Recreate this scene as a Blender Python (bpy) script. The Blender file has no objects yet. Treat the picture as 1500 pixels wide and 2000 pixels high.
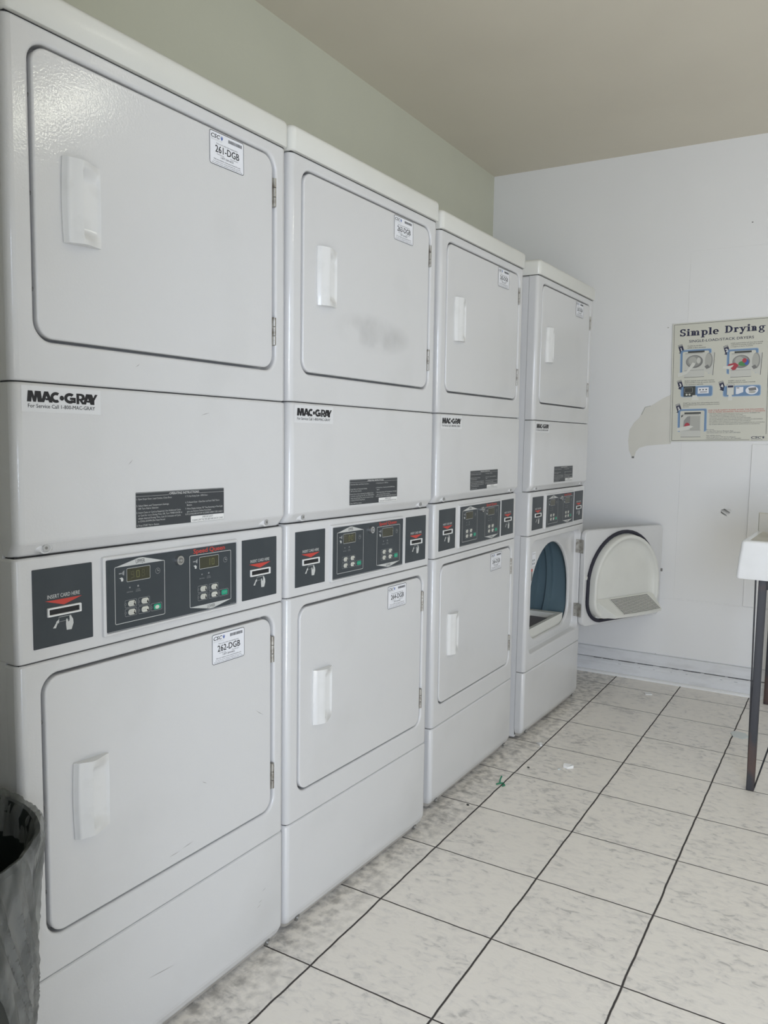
import bpy, math, random
from mathutils import Matrix, Vector, noise
PI = math.pi
random.seed(7)
sc = bpy.context.scene
COL = sc.collection

# ------------------------------------------------------------------ camera
cam_d = bpy.data.cameras.new('camera'); cam = bpy.data.objects.new('camera', cam_d); COL.objects.link(cam)
cam_d.sensor_fit = 'HORIZONTAL'; cam_d.sensor_width = 36.0; cam_d.lens = 1543.75 * 36.0 / 1500.0
cam_d.clip_start = 0.05; cam_d.clip_end = 200
R_ = Vector((0.53577931, -0.844194, 0.01664394)); D_ = Vector((-0.06963994, -0.06382556, -0.99552829)); F_ = Vector((0.84148132, 0.53222437, -0.09298604))
mw = Matrix.Identity(4)
for i in range(3):
    mw[i][0] = R_[i]; mw[i][1] = -D_[i]; mw[i][2] = -F_[i]
mw[0][3], mw[1][3], mw[2][3] = -0.75345318, -1.18225308, 1.24255344
cam.matrix_world = mw
sc.camera = cam

# ------------------------------------------------------------------ world, daylight, exposure
w = bpy.data.worlds.new('world'); sc.world = w; w.use_nodes = True
bg = w.node_tree.nodes['Background']; bg.inputs[0].default_value = (0.80, 0.88, 1.0, 1); bg.inputs[1].default_value = 0.35
def area(name, loc, rot, sx, sy, power, col):
    l = bpy.data.lights.new(name, 'AREA'); l.shape = 'RECTANGLE'; l.size = sx; l.size_y = sy; l.energy = power; l.color = col
    o = bpy.data.objects.new(name, l); COL.objects.link(o); o.location = loc; o.rotation_euler = rot
    return o
# daylight through the open entrance in the rear wall and the wide window in the right wall
area('daylight_entrance', (-1.75, -2.25, 1.15), (0, -PI/2 + 0.30, 0), 1.6, 1.2, 72, (0.74, 0.83, 1.0))
# added unseen fill lamp, aimed up to brighten and warm the ceiling
area('ceiling_fill', (-1.75, -1.8, 0.06), (0, -2.35, 0), 1.3, 2.6, 43, (1.0, 0.88, 0.69))
area('daylight_window', (0.9, -3.02, 1.45), (PI/2, 0, 0), 3.0, 1.5, 7, (0.95, 0.97, 1.0))
sc.view_settings.view_transform = 'Standard'; sc.view_settings.look = 'None'
sc.view_settings.gamma = 1.0; sc.view_settings.use_curve_mapping = False
sc.view_settings.exposure = 0.17

# ------------------------------------------------------------------ materials
M = {}
def base(name):
    m = bpy.data.materials.new(name); m.use_nodes = True; M[name] = m
    return m, m.node_tree.nodes, m.node_tree.links, m.node_tree.nodes['Principled BSDF']
def plain(name, col, rough=0.5, metal=0.0, coat=0.0, emit=None, es=0.0, alpha=None):
    m, n, l, p = base(name)
    p.inputs['Base Color'].default_value = (*col, 1); p.inputs['Roughness'].default_value = rough; p.inputs['Metallic'].default_value = metal
    if coat: p.inputs['Coat Weight'].default_value = coat; p.inputs['Coat Roughness'].default_value = 0.12
    if emit: p.inputs['Emission Color'].default_value = (*emit, 1); p.inputs['Emission Strength'].default_value = es
    return m
def mottled(name, c1, c2, rough=0.4, scale=6.0, lo=0.45, hi=0.75, bump=0.0, bscale=300.0, coat=0.0, stretch=(1, 1, 1), detail=4.0, metal=0.0, bdist=0.001):
    m, n, l, p = base(name)
    tc = n.new('ShaderNodeTexCoord'); mp = n.new('ShaderNodeMapping'); mp.inputs['Scale'].default_value = stretch
    l.new(tc.outputs['Object'], mp.inputs[0])
    nt = n.new('ShaderNodeTexNoise'); nt.inputs['Scale'].default_value = scale; nt.inputs['Detail'].default_value = detail
    l.new(mp.outputs[0], nt.inputs['Vector'])
    r = n.new('ShaderNodeValToRGB'); r.color_ramp.elements[0].position = lo; r.color_ramp.elements[1].position = hi
    r.color_ramp.elements[0].color = (*c1, 1); r.color_ramp.elements[1].color = (*c2, 1)
    l.new(nt.outputs['Fac'], r.inputs[0]); l.new(r.outputs[0], p.inputs['Base Color'])
    p.inputs['Roughness'].default_value = rough; p.inputs['Metallic'].default_value = metal
    if coat: p.inputs['Coat Weight'].default_value = coat; p.inputs['Coat Roughness'].default_value = 0.05
    if bump:
        b = n.new('ShaderNodeTexNoise'); b.inputs['Scale'].default_value = bscale; b.inputs['Detail'].default_value = 2.0
        l.new(tc.outputs['Object'], b.inputs['Vector'])
        bn = n.new('ShaderNodeBump'); bn.inputs['Strength'].default_value = bump; bn.inputs['Distance'].default_value = bdist
        l.new(b.outputs['Fac'], bn.inputs['Height']); l.new(bn.outputs[0], p.inputs['Normal']); l.new(bn.outputs[0], p.inputs['Coat Normal'])
    return m
mottled('enamel', (0.65, 0.65, 0.645), (0.57, 0.57, 0.56), rough=0.32, scale=2.6, lo=0.52, hi=0.85, bump=0.22, bscale=240, coat=0.6)
mottled('enamel_side', (0.68, 0.68, 0.675), (0.63, 0.63, 0.62), rough=0.32, scale=2.2, bump=0.2, bscale=260)
mottled('cap_enamel_warmlit', (0.70, 0.70, 0.65), (0.66, 0.66, 0.61), rough=0.34, scale=3, bump=0.2, bscale=260, coat=0.15)  # warm tint of the light from above is painted into the cap colour
mottled('handle_plastic', (0.71, 0.71, 0.695), (0.65, 0.65, 0.63), rough=0.28, scale=25, lo=0.5, hi=0.8, coat=0.4)
mottled('liner_plastic', (0.72, 0.72, 0.67), (0.68, 0.68, 0.63), rough=0.4, scale=6)
plain('gap_dark', (0.03, 0.03, 0.03), 0.9)
mottled('hinge_metal', (0.45, 0.44, 0.41), (0.22, 0.20, 0.17), rough=0.4, scale=60, metal=0.85)
plain('steel', (0.62, 0.62, 0.62), 0.28, 1.0)
plain('screw_metal', (0.28, 0.28, 0.27), 0.4, 0.8)
mottled('slate', (0.036, 0.045, 0.052), (0.045, 0.055, 0.062), rough=0.42, scale=8)
plain('lcd', (0.050, 0.050, 0.030), 0.25)
plain('lcd_digit', (0.15, 0.15, 0.055), 0.4)
plain('lcd_ghost', (0.082, 0.082, 0.042), 0.4)
plain('print_gray', (0.55, 0.56, 0.54), 0.5)
plain('print_dim', (0.30, 0.31, 0.31), 0.5)
plain('print_white', (0.78, 0.78, 0.76), 0.5)
plain('print_red', (0.52, 0.055, 0.04), 0.5)
plain('print_black', (0.012, 0.012, 0.014), 0.5)
plain('print_navy', (0.02, 0.022, 0.06), 0.5)
plain('print_blue', (0.06, 0.13, 0.42), 0.5)
plain('button_cream', (0.60, 0.60, 0.53), 0.45)
plain('button_green', (0.01, 0.33, 0.19), 0.4)
plain('slot_hole', (0.012, 0.012, 0.014), 0.6)
plain('label_white', (0.80, 0.81, 0.84), 0.4)
plain('label_dark', (0.040, 0.045, 0.05), 0.45)
plain('sticker_clear', (0.695, 0.70, 0.70), 0.3)
plain('gasket', (0.022, 0.022, 0.035), 0.7)
mottled('drum', (0.115, 0.175, 0.205), (0.085, 0.135, 0.165), rough=0.5, scale=3)
plain('filter_gray', (0.16, 0.155, 0.17), 0.8)
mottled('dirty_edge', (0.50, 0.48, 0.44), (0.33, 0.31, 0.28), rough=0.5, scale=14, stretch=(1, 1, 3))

plain('scratch', (0.30, 0.29, 0.28), 0.6)
# room
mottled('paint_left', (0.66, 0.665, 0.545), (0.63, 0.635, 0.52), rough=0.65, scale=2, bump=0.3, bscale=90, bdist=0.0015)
mottled('paint_far', (0.82, 0.82, 0.81), (0.80, 0.80, 0.79), rough=0.5, scale=1.6, bump=0.25, bscale=60, bdist=0.0012)
mottled('paint_patch', (0.70, 0.685, 0.62), (0.66, 0.645, 0.58), rough=0.6, scale=5)
mottled('paint_ceiling', (0.74, 0.69, 0.58), (0.71, 0.66, 0.555), rough=0.8, scale=2, bump=0.2, bscale=120)
mottled('paint_other', (0.66, 0.66, 0.60), (0.62, 0.62, 0.56), rough=0.7, scale=2)
mottled('paint_trim', (0.74, 0.75, 0.76), (0.60, 0.60, 0.60), rough=0.45, scale=7, lo=0.5, hi=0.85, stretch=(1, 1, 4), bump=0.4, bscale=40)
plain('trim_crack', (0.12, 0.12, 0.12), 0.9)
mottled('steel_rust', (0.050, 0.052, 0.060), (0.16, 0.085, 0.06), rough=0.6, scale=9, lo=0.52, hi=0.8, bump=0.5, bscale=120, metal=0.3, stretch=(1, 1, 0.5))
mottled('steel_dark', (0.035, 0.037, 0.043), (0.06, 0.055, 0.055), rough=0.5, scale=10, metal=0.4)
mottled('sink_enamel', (0.86, 0.87, 0.87), (0.80, 0.81, 0.80), rough=0.18, scale=8, coat=0.5)
mottled('sink_stained', (0.50, 0.48, 0.42), (0.42, 0.40, 0.35), rough=0.45, scale=9)
plain('poster_board', (0.64, 0.635, 0.55), 0.45)
plain('poster_edge', (0.70, 0.70, 0.64), 0.5)
plain('pic_blue', (0.16, 0.27, 0.44), 0.5)
plain('pic_blue_light', (0.36, 0.47, 0.60), 0.5)
plain('pic_gray', (0.44, 0.44, 0.40), 0.5)
plain('pic_gray_dark', (0.20, 0.20, 0.19), 0.5)
plain('pic_gray_mid', (0.31, 0.31, 0.29), 0.5)
plain('pic_gray_light', (0.60, 0.60, 0.55), 0.5)
plain('pic_black', (0.05, 0.055, 0.05), 0.5)
plain('pic_red', (0.42, 0.05, 0.07), 0.5)
plain('pic_green', (0.08, 0.26, 0.09), 0.5)
plain('bin_plastic', (0.012, 0.017, 0.016), 0.5)
plain('foam', (0.86, 0.86, 0.84), 0.6)
plain('green_plastic', (0.012, 0.20, 0.10), 0.4)
plain('grey_scrap', (0.62, 0.66, 0.64), 0.3)
plain('lamp_diffuser', (0.8, 0.8, 0.7), 0.5, emit=(1.0, 1.0, 0.84), es=14.0)

def floor_material():
    m, n, l, p = base('floor_tile')
    def math_(op, a, b=None, c=None):
        x = n.new('ShaderNodeMath'); x.operation = op
        for i, v in enumerate((a, b, c)):
            if v is None: continue
            if isinstance(v, (int, float)): x.inputs[i].default_value = v
            else: l.new(v, x.inputs[i])
        return x.outputs[0]
    TW = 0.3223742
    tc = n.new('ShaderNodeTexCoord')
    wob = n.new('ShaderNodeTexNoise'); wob.inputs['Scale'].default_value = 14; wob.inputs['Detail'].default_value = 3
    l.new(tc.outputs['Object'], wob.inputs['Vector'])
    ws = n.new('ShaderNodeVectorMath'); ws.operation = 'SUBTRACT'; l.new(wob.outputs['Color'], ws.inputs[0]); ws.inputs[1].default_value = (0.5, 0.5, 0.5)
    wm = n.new('ShaderNodeVectorMath'); wm.operation = 'SCALE'; l.new(ws.outputs[0], wm.inputs[0]); wm.inputs['Scale'].default_value = 0.006
    wa = n.new('ShaderNodeVectorMath'); wa.operation = 'ADD'; l.new(tc.outputs['Object'], wa.inputs[0]); l.new(wm.outputs[0], wa.inputs[1])
    sep = n.new('ShaderNodeSeparateXYZ'); l.new(wa.outputs[0], sep.inputs[0])
    def edge(o):
        f = math_('FRACT', math_('ADD', math_('DIVIDE', o, TW), 100.0))
        return math_('MULTIPLY', math_('SUBTRACT', 0.5, math_('ABSOLUTE', math_('SUBTRACT', f, 0.5))), TW)   # metres to the nearest joint
    ex, ey = edge(sep.outputs[0]), edge(sep.outputs[1])
    dmin = math_('MINIMUM', math_('MULTIPLY', ex, 1.25), math_('MULTIPLY', ey, 1.0))
    mr = n.new('ShaderNodeMapRange'); l.new(dmin, mr.inputs['Value']); mr.inputs['From Min'].default_value = 0.0018; mr.inputs['From Max'].default_value = 0.0032
    mr.inputs['To Min'].default_value = 1; mr.inputs['To Max'].default_value = 0; mr.clamp = True
    # per-tile offset so the marbling breaks at the joints
    sep0 = n.new('ShaderNodeSeparateXYZ'); l.new(tc.outputs['Object'], sep0.inputs[0])
    ix = math_('FLOOR', math_('DIVIDE', sep0.outputs[0], TW)); iy = math_('FLOOR', math_('DIVIDE', sep0.outputs[1], TW))
    cmb = n.new('ShaderNodeCombineXYZ'); l.new(ix, cmb.inputs[0]); l.new(iy, cmb.inputs[1])
    wn = n.new('ShaderNodeTexWhiteNoise'); l.new(cmb.outputs[0], wn.inputs['Vector'])
    offs = n.new('ShaderNodeVectorMath'); offs.operation = 'SCALE'; l.new(wn.outputs['Color'], offs.inputs[0]); offs.inputs['Scale'].default_value = 9.0
    pos = n.new('ShaderNodeVectorMath'); pos.operation = 'ADD'; l.new(tc.outputs['Object'], pos.inputs[0]); l.new(offs.outputs[0], pos.inputs[1])
    mp = n.new('ShaderNodeMapping'); mp.inputs['Scale'].default_value = (1.7, 1.0, 1.0); mp.inputs['Rotation'].default_value = (0, 0, 0.5); l.new(pos.outputs[0], mp.inputs[0])
    n1 = n.new('ShaderNodeTexNoise'); n1.inputs['Scale'].default_value = 30; n1.inputs['Detail'].default_value = 5; n1.inputs['Roughness'].default_value = 0.6; n1.inputs['Distortion'].default_value = 0.6
    l.new(mp.outputs[0], n1.inputs['Vector'])
    n2 = n.new('ShaderNodeTexNoise'); n2.inputs['Scale'].default_value = 5; n2.inputs['Detail'].default_value = 2; l.new(pos.outputs[0], n2.inputs['Vector'])
    mix = math_('ADD', math_('MULTIPLY', n1.outputs['Fac'], 0.7), math_('MULTIPLY', n2.outputs['Fac'], 0.3))
    r = n.new('ShaderNodeValToRGB'); r.color_ramp.elements[0].position = 0.34; r.color_ramp.elements[0].color = (0.56, 0.535, 0.495, 1)
    r.color_ramp.elements[1].position = 0.54; r.color_ramp.elements[1].color = (0.88, 0.835, 0.76, 1)
    e = r.color_ramp.elements.new(0.44); e.color = (0.81, 0.77, 0.71, 1)
    l.new(mix, r.inputs[0])
    # scuffed dirt along the foot of the machines
    sw = n.new('ShaderNodeNewGeometry'); sw2 = n.new('ShaderNodeSeparateXYZ'); l.new(sw.outputs['Position'], sw2.inputs[0])
    dm = n.new('ShaderNodeMapRange'); l.new(sw2.outputs[1], dm.inputs['Value']); dm.inputs['From Min'].default_value = -0.14; dm.inputs['From Max'].default_value = 0.0
    dn = n.new('ShaderNodeTexNoise'); dn.inputs['Scale'].default_value = 34; dn.inputs['Detail'].default_value = 7; l.new(tc.outputs['Object'], dn.inputs['Vector'])
    dn2 = n.new('ShaderNodeMapRange'); l.new(dn.outputs['Fac'], dn2.inputs['Value']); dn2.inputs['From Min'].default_value = 0.42; dn2.inputs['From Max'].default_value = 0.66
    dirt = math_('MULTIPLY', math_('MULTIPLY', dm.outputs[0], dn2.outputs[0]), 0.55)
    md = n.new('ShaderNodeMixRGB'); l.new(dirt, md.inputs[0]); l.new(r.outputs[0], md.inputs[1]); md.inputs[2].default_value = (0.13, 0.12, 0.11, 1)
    mg = n.new('ShaderNodeMixRGB'); l.new(mr.outputs[0], mg.inputs[0]); l.new(md.outputs[0], mg.inputs[1]); mg.inputs[2].default_value = (0.055, 0.048, 0.045, 1)
    l.new(mg.outputs[0], p.inputs['Base Color'])
    rr = n.new('ShaderNodeMapRange'); l.new(mr.outputs[0], rr.inputs['Value']); rr.inputs['To Min'].default_value = 0.36; rr.inputs['To Max'].default_value = 0.9
    l.new(rr.outputs[0], p.inputs['Roughness'])
    hb = math_('SUBTRACT', math_('MULTIPLY', mix, 0.5), mr.outputs[0])
    bn = n.new('ShaderNodeBump'); bn.inputs['Strength'].default_value = 0.55; bn.inputs['Distance'].default_value = 0.004
    l.new(hb, bn.inputs['Height']); l.new(bn.outputs[0], p.inputs['Normal'])
floor_material()

def smear_material():
    m, n, l, p = base('smudge')
    p.inputs['Base Color'].default_value = (0.42, 0.42, 0.41, 1)
    tr = n.new('ShaderNodeBsdfTransparent'); mx = n.new('ShaderNodeMixShader'); out = n['Material Output']; tc = n.new('ShaderNodeTexCoord')
    nt = n.new('ShaderNodeTexNoise'); nt.inputs['Scale'].default_value = 9; nt.inputs['Detail'].default_value = 4; l.new(tc.outputs['Object'], nt.inputs['Vector'])
    mp = n.new('ShaderNodeMapping'); mp.inputs['Location'].default_value = (-0.35 / 0.19, 0, -1.52 / 0.055); mp.inputs['Scale'].default_value = (1 / 0.19, 0.0, 1 / 0.055); l.new(tc.outputs['Object'], mp.inputs[0])
    ln = n.new('ShaderNodeVectorMath'); ln.operation = 'LENGTH'; l.new(mp.outputs[0], ln.inputs[0])
    f1 = n.new('ShaderNodeMapRange'); l.new(ln.outputs['Value'], f1.inputs['Value']); f1.inputs['From Min'].default_value = 0.55; f1.inputs['From Max'].default_value = 1.0; f1.inputs['To Min'].default_value = 1; f1.inputs['To Max'].default_value = 0
    f2 = n.new('ShaderNodeMapRange'); l.new(nt.outputs['Fac'], f2.inputs['Value']); f2.inputs['From Min'].default_value = 0.35; f2.inputs['From Max'].default_value = 0.62; f2.inputs['To Max'].default_value = 0.19
    mu = n.new('ShaderNodeMath'); mu.operation = 'MULTIPLY'; l.new(f1.outputs[0], mu.inputs[0]); l.new(f2.outputs[0], mu.inputs[1])
    l.new(mu.outputs[0], mx.inputs[0]); l.new(tr.outputs[0], mx.inputs[1]); l.new(p.outputs[0], mx.inputs[2]); l.new(mx.outputs[0], out.inputs[0])
smear_material()

def bag_material():
    m, n, l, p = base('bag_film')
    p.inputs['Base Color'].default_value = (0.24, 0.25, 0.245, 1); p.inputs['Roughness'].default_value = 0.18
    p.inputs['Transmission Weight'].default_value = 0.0
    tr = n.new('ShaderNodeBsdfTransparent'); tr.inputs[0].default_value = (0.85, 0.86, 0.85, 1)
    mx = n.new('ShaderNodeMixShader'); out = n['Material Output']
    tc = n.new('ShaderNodeTexCoord'); nt = n.new('ShaderNodeTexNoise'); nt.inputs['Scale'].default_value = 7; nt.inputs['Detail'].default_value = 3
    mp = n.new('ShaderNodeMapping'); mp.inputs['Scale'].default_value = (5.0, 5.0, 0.9); l.new(tc.outputs['Object'], mp.inputs[0]); l.new(mp.outputs[0], nt.inputs['Vector'])
    mr = n.new('ShaderNodeMapRange'); l.new(nt.outputs['Fac'], mr.inputs['Value']); mr.inputs['From Min'].default_value = 0.35; mr.inputs['From Max'].default_value = 0.65
    mr.inputs['To Min'].default_value = 0.30; mr.inputs['To Max'].default_value = 0.80
    sz = n.new('ShaderNodeSeparateXYZ'); l.new(tc.outputs['Object'], sz.inputs[0])
    mz = n.new('ShaderNodeMapRange'); l.new(sz.outputs[2], mz.inputs['Value']); mz.inputs['From Min'].default_value = 0.25; mz.inputs['From Max'].default_value = 0.66; mz.inputs['To Min'].default_value = 1.15; mz.inputs['To Max'].default_value = 0.85
    mm = n.new('ShaderNodeMath'); mm.operation = 'MULTIPLY'; l.new(mr.outputs[0], mm.inputs[0]); l.new(mz.outputs[0], mm.inputs[1])
    l.new(mm.outputs[0], mx.inputs[0]); l.new(tr.outputs[0], mx.inputs[1]); l.new(p.outputs[0], mx.inputs[2]); l.new(mx.outputs[0], out.inputs[0])
bag_material()

# ------------------------------------------------------------------ mesh helpers
class MB:
    def __init__(s): s.v = []; s.f = []; s.m = []; s.s = []; s.mats = []
    def mi(s, mat):
        if mat not in s.mats: s.mats.append(mat)
        return s.mats.index(mat)
    def add(s, vs, fs, mat, smooth=False):
        b = len(s.v); s.v += [tuple(v) for v in vs]; k = s.mi(mat)
        for f in fs: s.f.append([b + i for i in f]); s.m.append(k); s.s.append(smooth)
        return s
    def box(s, x0, x1, y0, y1, z0, z1, mat):
        v = [(x, y, z) for z in (z0, z1) for y in (y0, y1) for x in (x0, x1)]
        return s.add(v, [(0, 2, 3, 1), (4, 5, 7, 6), (0, 1, 5, 4), (2, 6, 7, 3), (0, 4, 6, 2), (1, 3, 7, 5)], mat)
    def bbox(s, x0, x1, y0, y1, z0, z1, b, mat, n=3):
        # box with rounded edges: a lofted rounded rectangle along y
        L = []
        for k in range(n + 1):
            a = PI / 2 * k / n; L.append((b * (1 - math.sin(a)), y0 + b * (1 - math.cos(a))))
        L2 = [(i, y1 - (y - y0)) for i, y in reversed(L)]
        loops = [rr(x0 + i, x1 - i, z0 + i, z1 - i, max(b - i, 0.0002) + 0.0005, y) for i, y in L + L2]
        return s.loft(loops, mat)
    def loft(s, loops, mat, cap0=True, cap1=True, smooth=True, flip=False, closed=True):
        n = len(loops[0]); b = len(s.v); k = s.mi(mat)
        for L in loops: s.v += [tuple(p) for p in L]
        for i in range(len(loops) - 1):
            for j in range(n if closed else n - 1):
                j2 = (j + 1) % n
                f = [b + i * n + j, b + i * n + j2, b + (i + 1) * n + j2, b + (i + 1) * n + j]
                s.f.append(f[::-1] if not flip else f); s.m.append(k); s.s.append(smooth)
        if cap0: s.f.append([b + j for j in range(n)][::(1 if not flip else -1)]); s.m.append(k); s.s.append(False)
        if cap1: s.f.append([b + (len(loops) - 1) * n + j for j in range(n)][::(-1 if not flip else 1)]); s.m.append(k); s.s.append(False)
        return s
    def ring(s, outer, inner, mat):
        # flat face between a rectangle (4 points, same order as rr corners) and a loop whose length is 4*q
        n = len(inner); q = n // 4
        vs = list(outer) + list(inner); fs = []
        for c in range(4):
            for j in range(q - 1): fs.append((c, 4 + c * q + j, 4 + c * q + j + 1)[::-1])
            fs.append((c, 4 + c * q + q - 1, 4 + ((c + 1) % 4) * q, (c + 1) % 4)[::-1])
        return s.add(vs, [f[::-1] for f in fs], mat)
    def cyl(s, p0, p1, r0, mat, r1=None, n=16, caps=True):
        r1 = r0 if r1 is None else r1
        p0, p1 = Vector(p0), Vector(p1); d = (p1 - p0).normalized(); u = d.orthogonal().normalized(); w_ = d.cross(u)
        L = [[p + (u * math.cos(2 * PI * j / n) + w_ * math.sin(2 * PI * j / n)) * r for j in range(n)] for p, r in ((p0, r0), (p1, r1))]
        return s.loft(L, mat, caps, caps, flip=True)
    def tube(s, pts, r, mat, n=10, closed=False):
        pts = [Vector(p) for p in pts]; L = []; N = len(pts); prev = None
        for i, p in enumerate(pts):
            if closed: d = pts[(i + 1) % N] - pts[i - 1]
            else: d = pts[min(i + 1, N - 1)] - pts[max(i - 1, 0)]
            d.normalize(); u = (d.orthogonal() if prev is None else prev - d * prev.dot(d)).normalized(); prev = u; w_ = d.cross(u)
            L.append([p + (u * math.cos(2 * PI * j / n) + w_ * math.sin(2 * PI * j / n)) * r for j in range(n)])
        if closed: L.append(L[0])
        return s.loft(L, mat, not closed, not closed, flip=True)
    def build(s, name, parent=None, loc=None):
        me = bpy.data.meshes.new(name); me.from_pydata(s.v, [], s.f)
        for m in s.mats: me.materials.append(M[m])
        me.polygons.foreach_set('material_index', s.m); me.update(); me.set_sharp_from_angle(angle=math.radians(45)); me.polygons.foreach_set('use_smooth', s.s); me.update()
        o = bpy.data.objects.new(name, me); COL.objects.link(o)
        if parent: o.parent = parent
        if loc: o.location = loc
        return o
    # ---- flat artwork, drawn facing -y at depth y
    def poly(s, pts, y, mat):
        return s.add([(a, y, b) for a, b in pts], [tuple(range(len(pts)))], mat)
    def rect(s, x0, x1, z0, z1, y, mat): return s.poly([(x0, z0), (x1, z0), (x1, z1), (x0, z1)], y, mat)
    def rrect(s, x0, x1, z0, z1, r, y, mat, n=4): return s.add(rr(x0, x1, z0, z1, r, y, n), [tuple(range(4 * (n + 1)))], mat)
    def outline(s, x0, x1, z0, z1, r, t, y, mat, n=4):
        a = rr(x0, x1, z0, z1, r, y, n); b = rr(x0 + t, x1 - t, z0 + t, z1 - t, max(r - t, 0.0001), y, n); k = len(a)
        return s.add(a + b, [(j, (j + 1) % k, k + (j + 1) % k, k + j) for j in range(k)], mat)
    def circle(s, cx, cz, r, y, mat, n=20, rz=None):
        rz = r if rz is None else rz
        return s.add([(cx + r * math.cos(2 * PI * j / n), y, cz + rz * math.sin(2 * PI * j / n)) for j in range(n)], [tuple(range(n))], mat)
    def cring(s, cx, cz, r, t, y, mat, n=20):
        a = [(cx + r * math.cos(2 * PI * j / n), y, cz + r * math.sin(2 * PI * j / n)) for j in range(n)]
        b = [(cx + (r - t) * math.cos(2 * PI * j / n), y, cz + (r - t) * math.sin(2 * PI * j / n)) for j in range(n)]
        return s.add(a + b, [(j, (j + 1) % n, n + (j + 1) % n, n + j) for j in range(n)], mat)
    def line(s, x0, z0, x1, z1, t, y, mat):
        d = Vector((x1 - x0, z1 - z0)).normalized() * t / 2; nx, nz = -d.y, d.x
        return s.poly([(x0 - nx, z0 - nz), (x1 - nx, z1 - nz), (x1 + nx, z1 + nz), (x0 + nx, z0 + nz)], y, mat)
    def text(s, body, x, z, h, y, mat, width=None, align='L', bold=0.0, slant=0.0, rot=0.0):
        if bold:
            b = bold * h
            for dx, dz in ((-b, -b * 0.5), (b, -b * 0.5), (-b, b * 0.5), (b, b * 0.5)):
                s.text(body, x + dx + (b if align == 'L' else 0), z + dz + b * 0.5, h - b, y + (dx + 2 * dz) * 0.01, mat, None if width is None else width - 2 * b, align, 0.0, slant, rot)
            return s
        vs, fs, wd = glyphs(body, 0.0, slant)
        k = h; kx = h if width is None else width / wd
        ox = {'L': 0, 'C': -0.5 * wd * kx, 'R': -wd * kx}[align]; c, sn = math.cos(rot), math.sin(rot)
        out = []
        for a, b in vs:
            px, pz = a * kx + ox, b * k
            out.append((x + px * c - pz * sn, y, z + px * sn + pz * c))
        return s.add(out, fs, mat)

_g = {}
def _cap():
    cu = bpy.data.curves.new('lettering', 'FONT'); cu.body = 'H'; cu.size = 1.0; ob = bpy.data.objects.new('lettering', cu)
    me = bpy.data.meshes.new_from_object(ob); h = max(v.co.y for v in me.vertices); bpy.data.objects.remove(ob); bpy.data.meshes.remove(me); bpy.data.curves.remove(cu); return h
CAPH = [_cap()]
def glyphs(body, bold, slant):
    key = (body, bold, slant)
    if key not in _g:
        cu = bpy.data.curves.new('lettering', 'FONT'); cu.body = body; cu.size = 1.0; cu.offset = bold; cu.resolution_u = 2; cu.shear = slant
        ob = bpy.data.objects.new('lettering', cu)
        me = bpy.data.meshes.new_from_object(ob)
        vs = [(v.co.x, v.co.y) for v in me.vertices]; fs = []
        for p in me.polygons:
            f = list(p.vertices)
            if p.normal.z < 0: f.reverse()
            fs.append(f)
        bpy.data.objects.remove(ob); bpy.data.meshes.remove(me); bpy.data.curves.remove(cu)
        x0 = min(v[0] for v in vs); x1 = max(v[0] for v in vs)
        capk = CAPH[0]
        vs = [((a - x0) / capk, b / capk) for a, b in vs]
        _g[key] = (vs, fs, (x1 - x0) / capk)
    return _g[key]

def rr(x0, x1, z0, z1, r, y, n=4):
    """rounded rectangle loop, counter-clockwise seen from -y, starting at lower left; 4*(n+1) points"""
    P = []
    for cx, cz, a0 in ((x0 + r, z0 + r, PI), (x1 - r, z0 + r, 1.5 * PI), (x1 - r, z1 - r, 0.0), (x0 + r, z1 - r, 0.5 * PI)):
        for j in range(n + 1):
            a = a0 + 0.5 * PI * j / n; P.append((cx + r * math.cos(a), y, cz + r * math.sin(a)))
    return P
def dshape(cx, half, zb, zt, rb, i, y):
    """door-opening outline (flat bottom with round corners, arched top), inset by i; 48 points as 4 groups of 12"""
    h = half - i; P = []; b = zb + i; r = max(rb - i, 0.01); cz = zt - half
    for c, a0 in ((cx - h + r, PI), (cx + h - r, 1.5 * PI)):
        for j in range(12):
            a = a0 + 0.5 * PI * j / 11; P.append((c + r * math.cos(a), y, b + r + r * math.sin(a)))
    for j in range(24):
        a = PI * j / 23; P.append((cx + h * math.cos(a), y, cz + (half - i) * math.sin(a)))
    return P

def tag(o, label=None, cat=None, group=None, kind=None):
    if label: o['label'] = label
    if cat: o['category'] = cat
    if group: o['group'] = group
    if kind: o['kind'] = kind
    return o
def empty(name, loc=(0, 0, 0), rot=(0, 0, 0)):
    o = bpy.data.objects.new(name, None); COL.objects.link(o); o.location = loc; o.rotation_euler = rot; o.empty_display_size = 0.1
    return o
def copy_tree(o, parent=None):
    c = o.copy(); COL.objects.link(c); c.parent = parent
    for ch in [x for x in list(bpy.data.objects) if x.parent == o]: copy_tree(ch, c)
    return c

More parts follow.
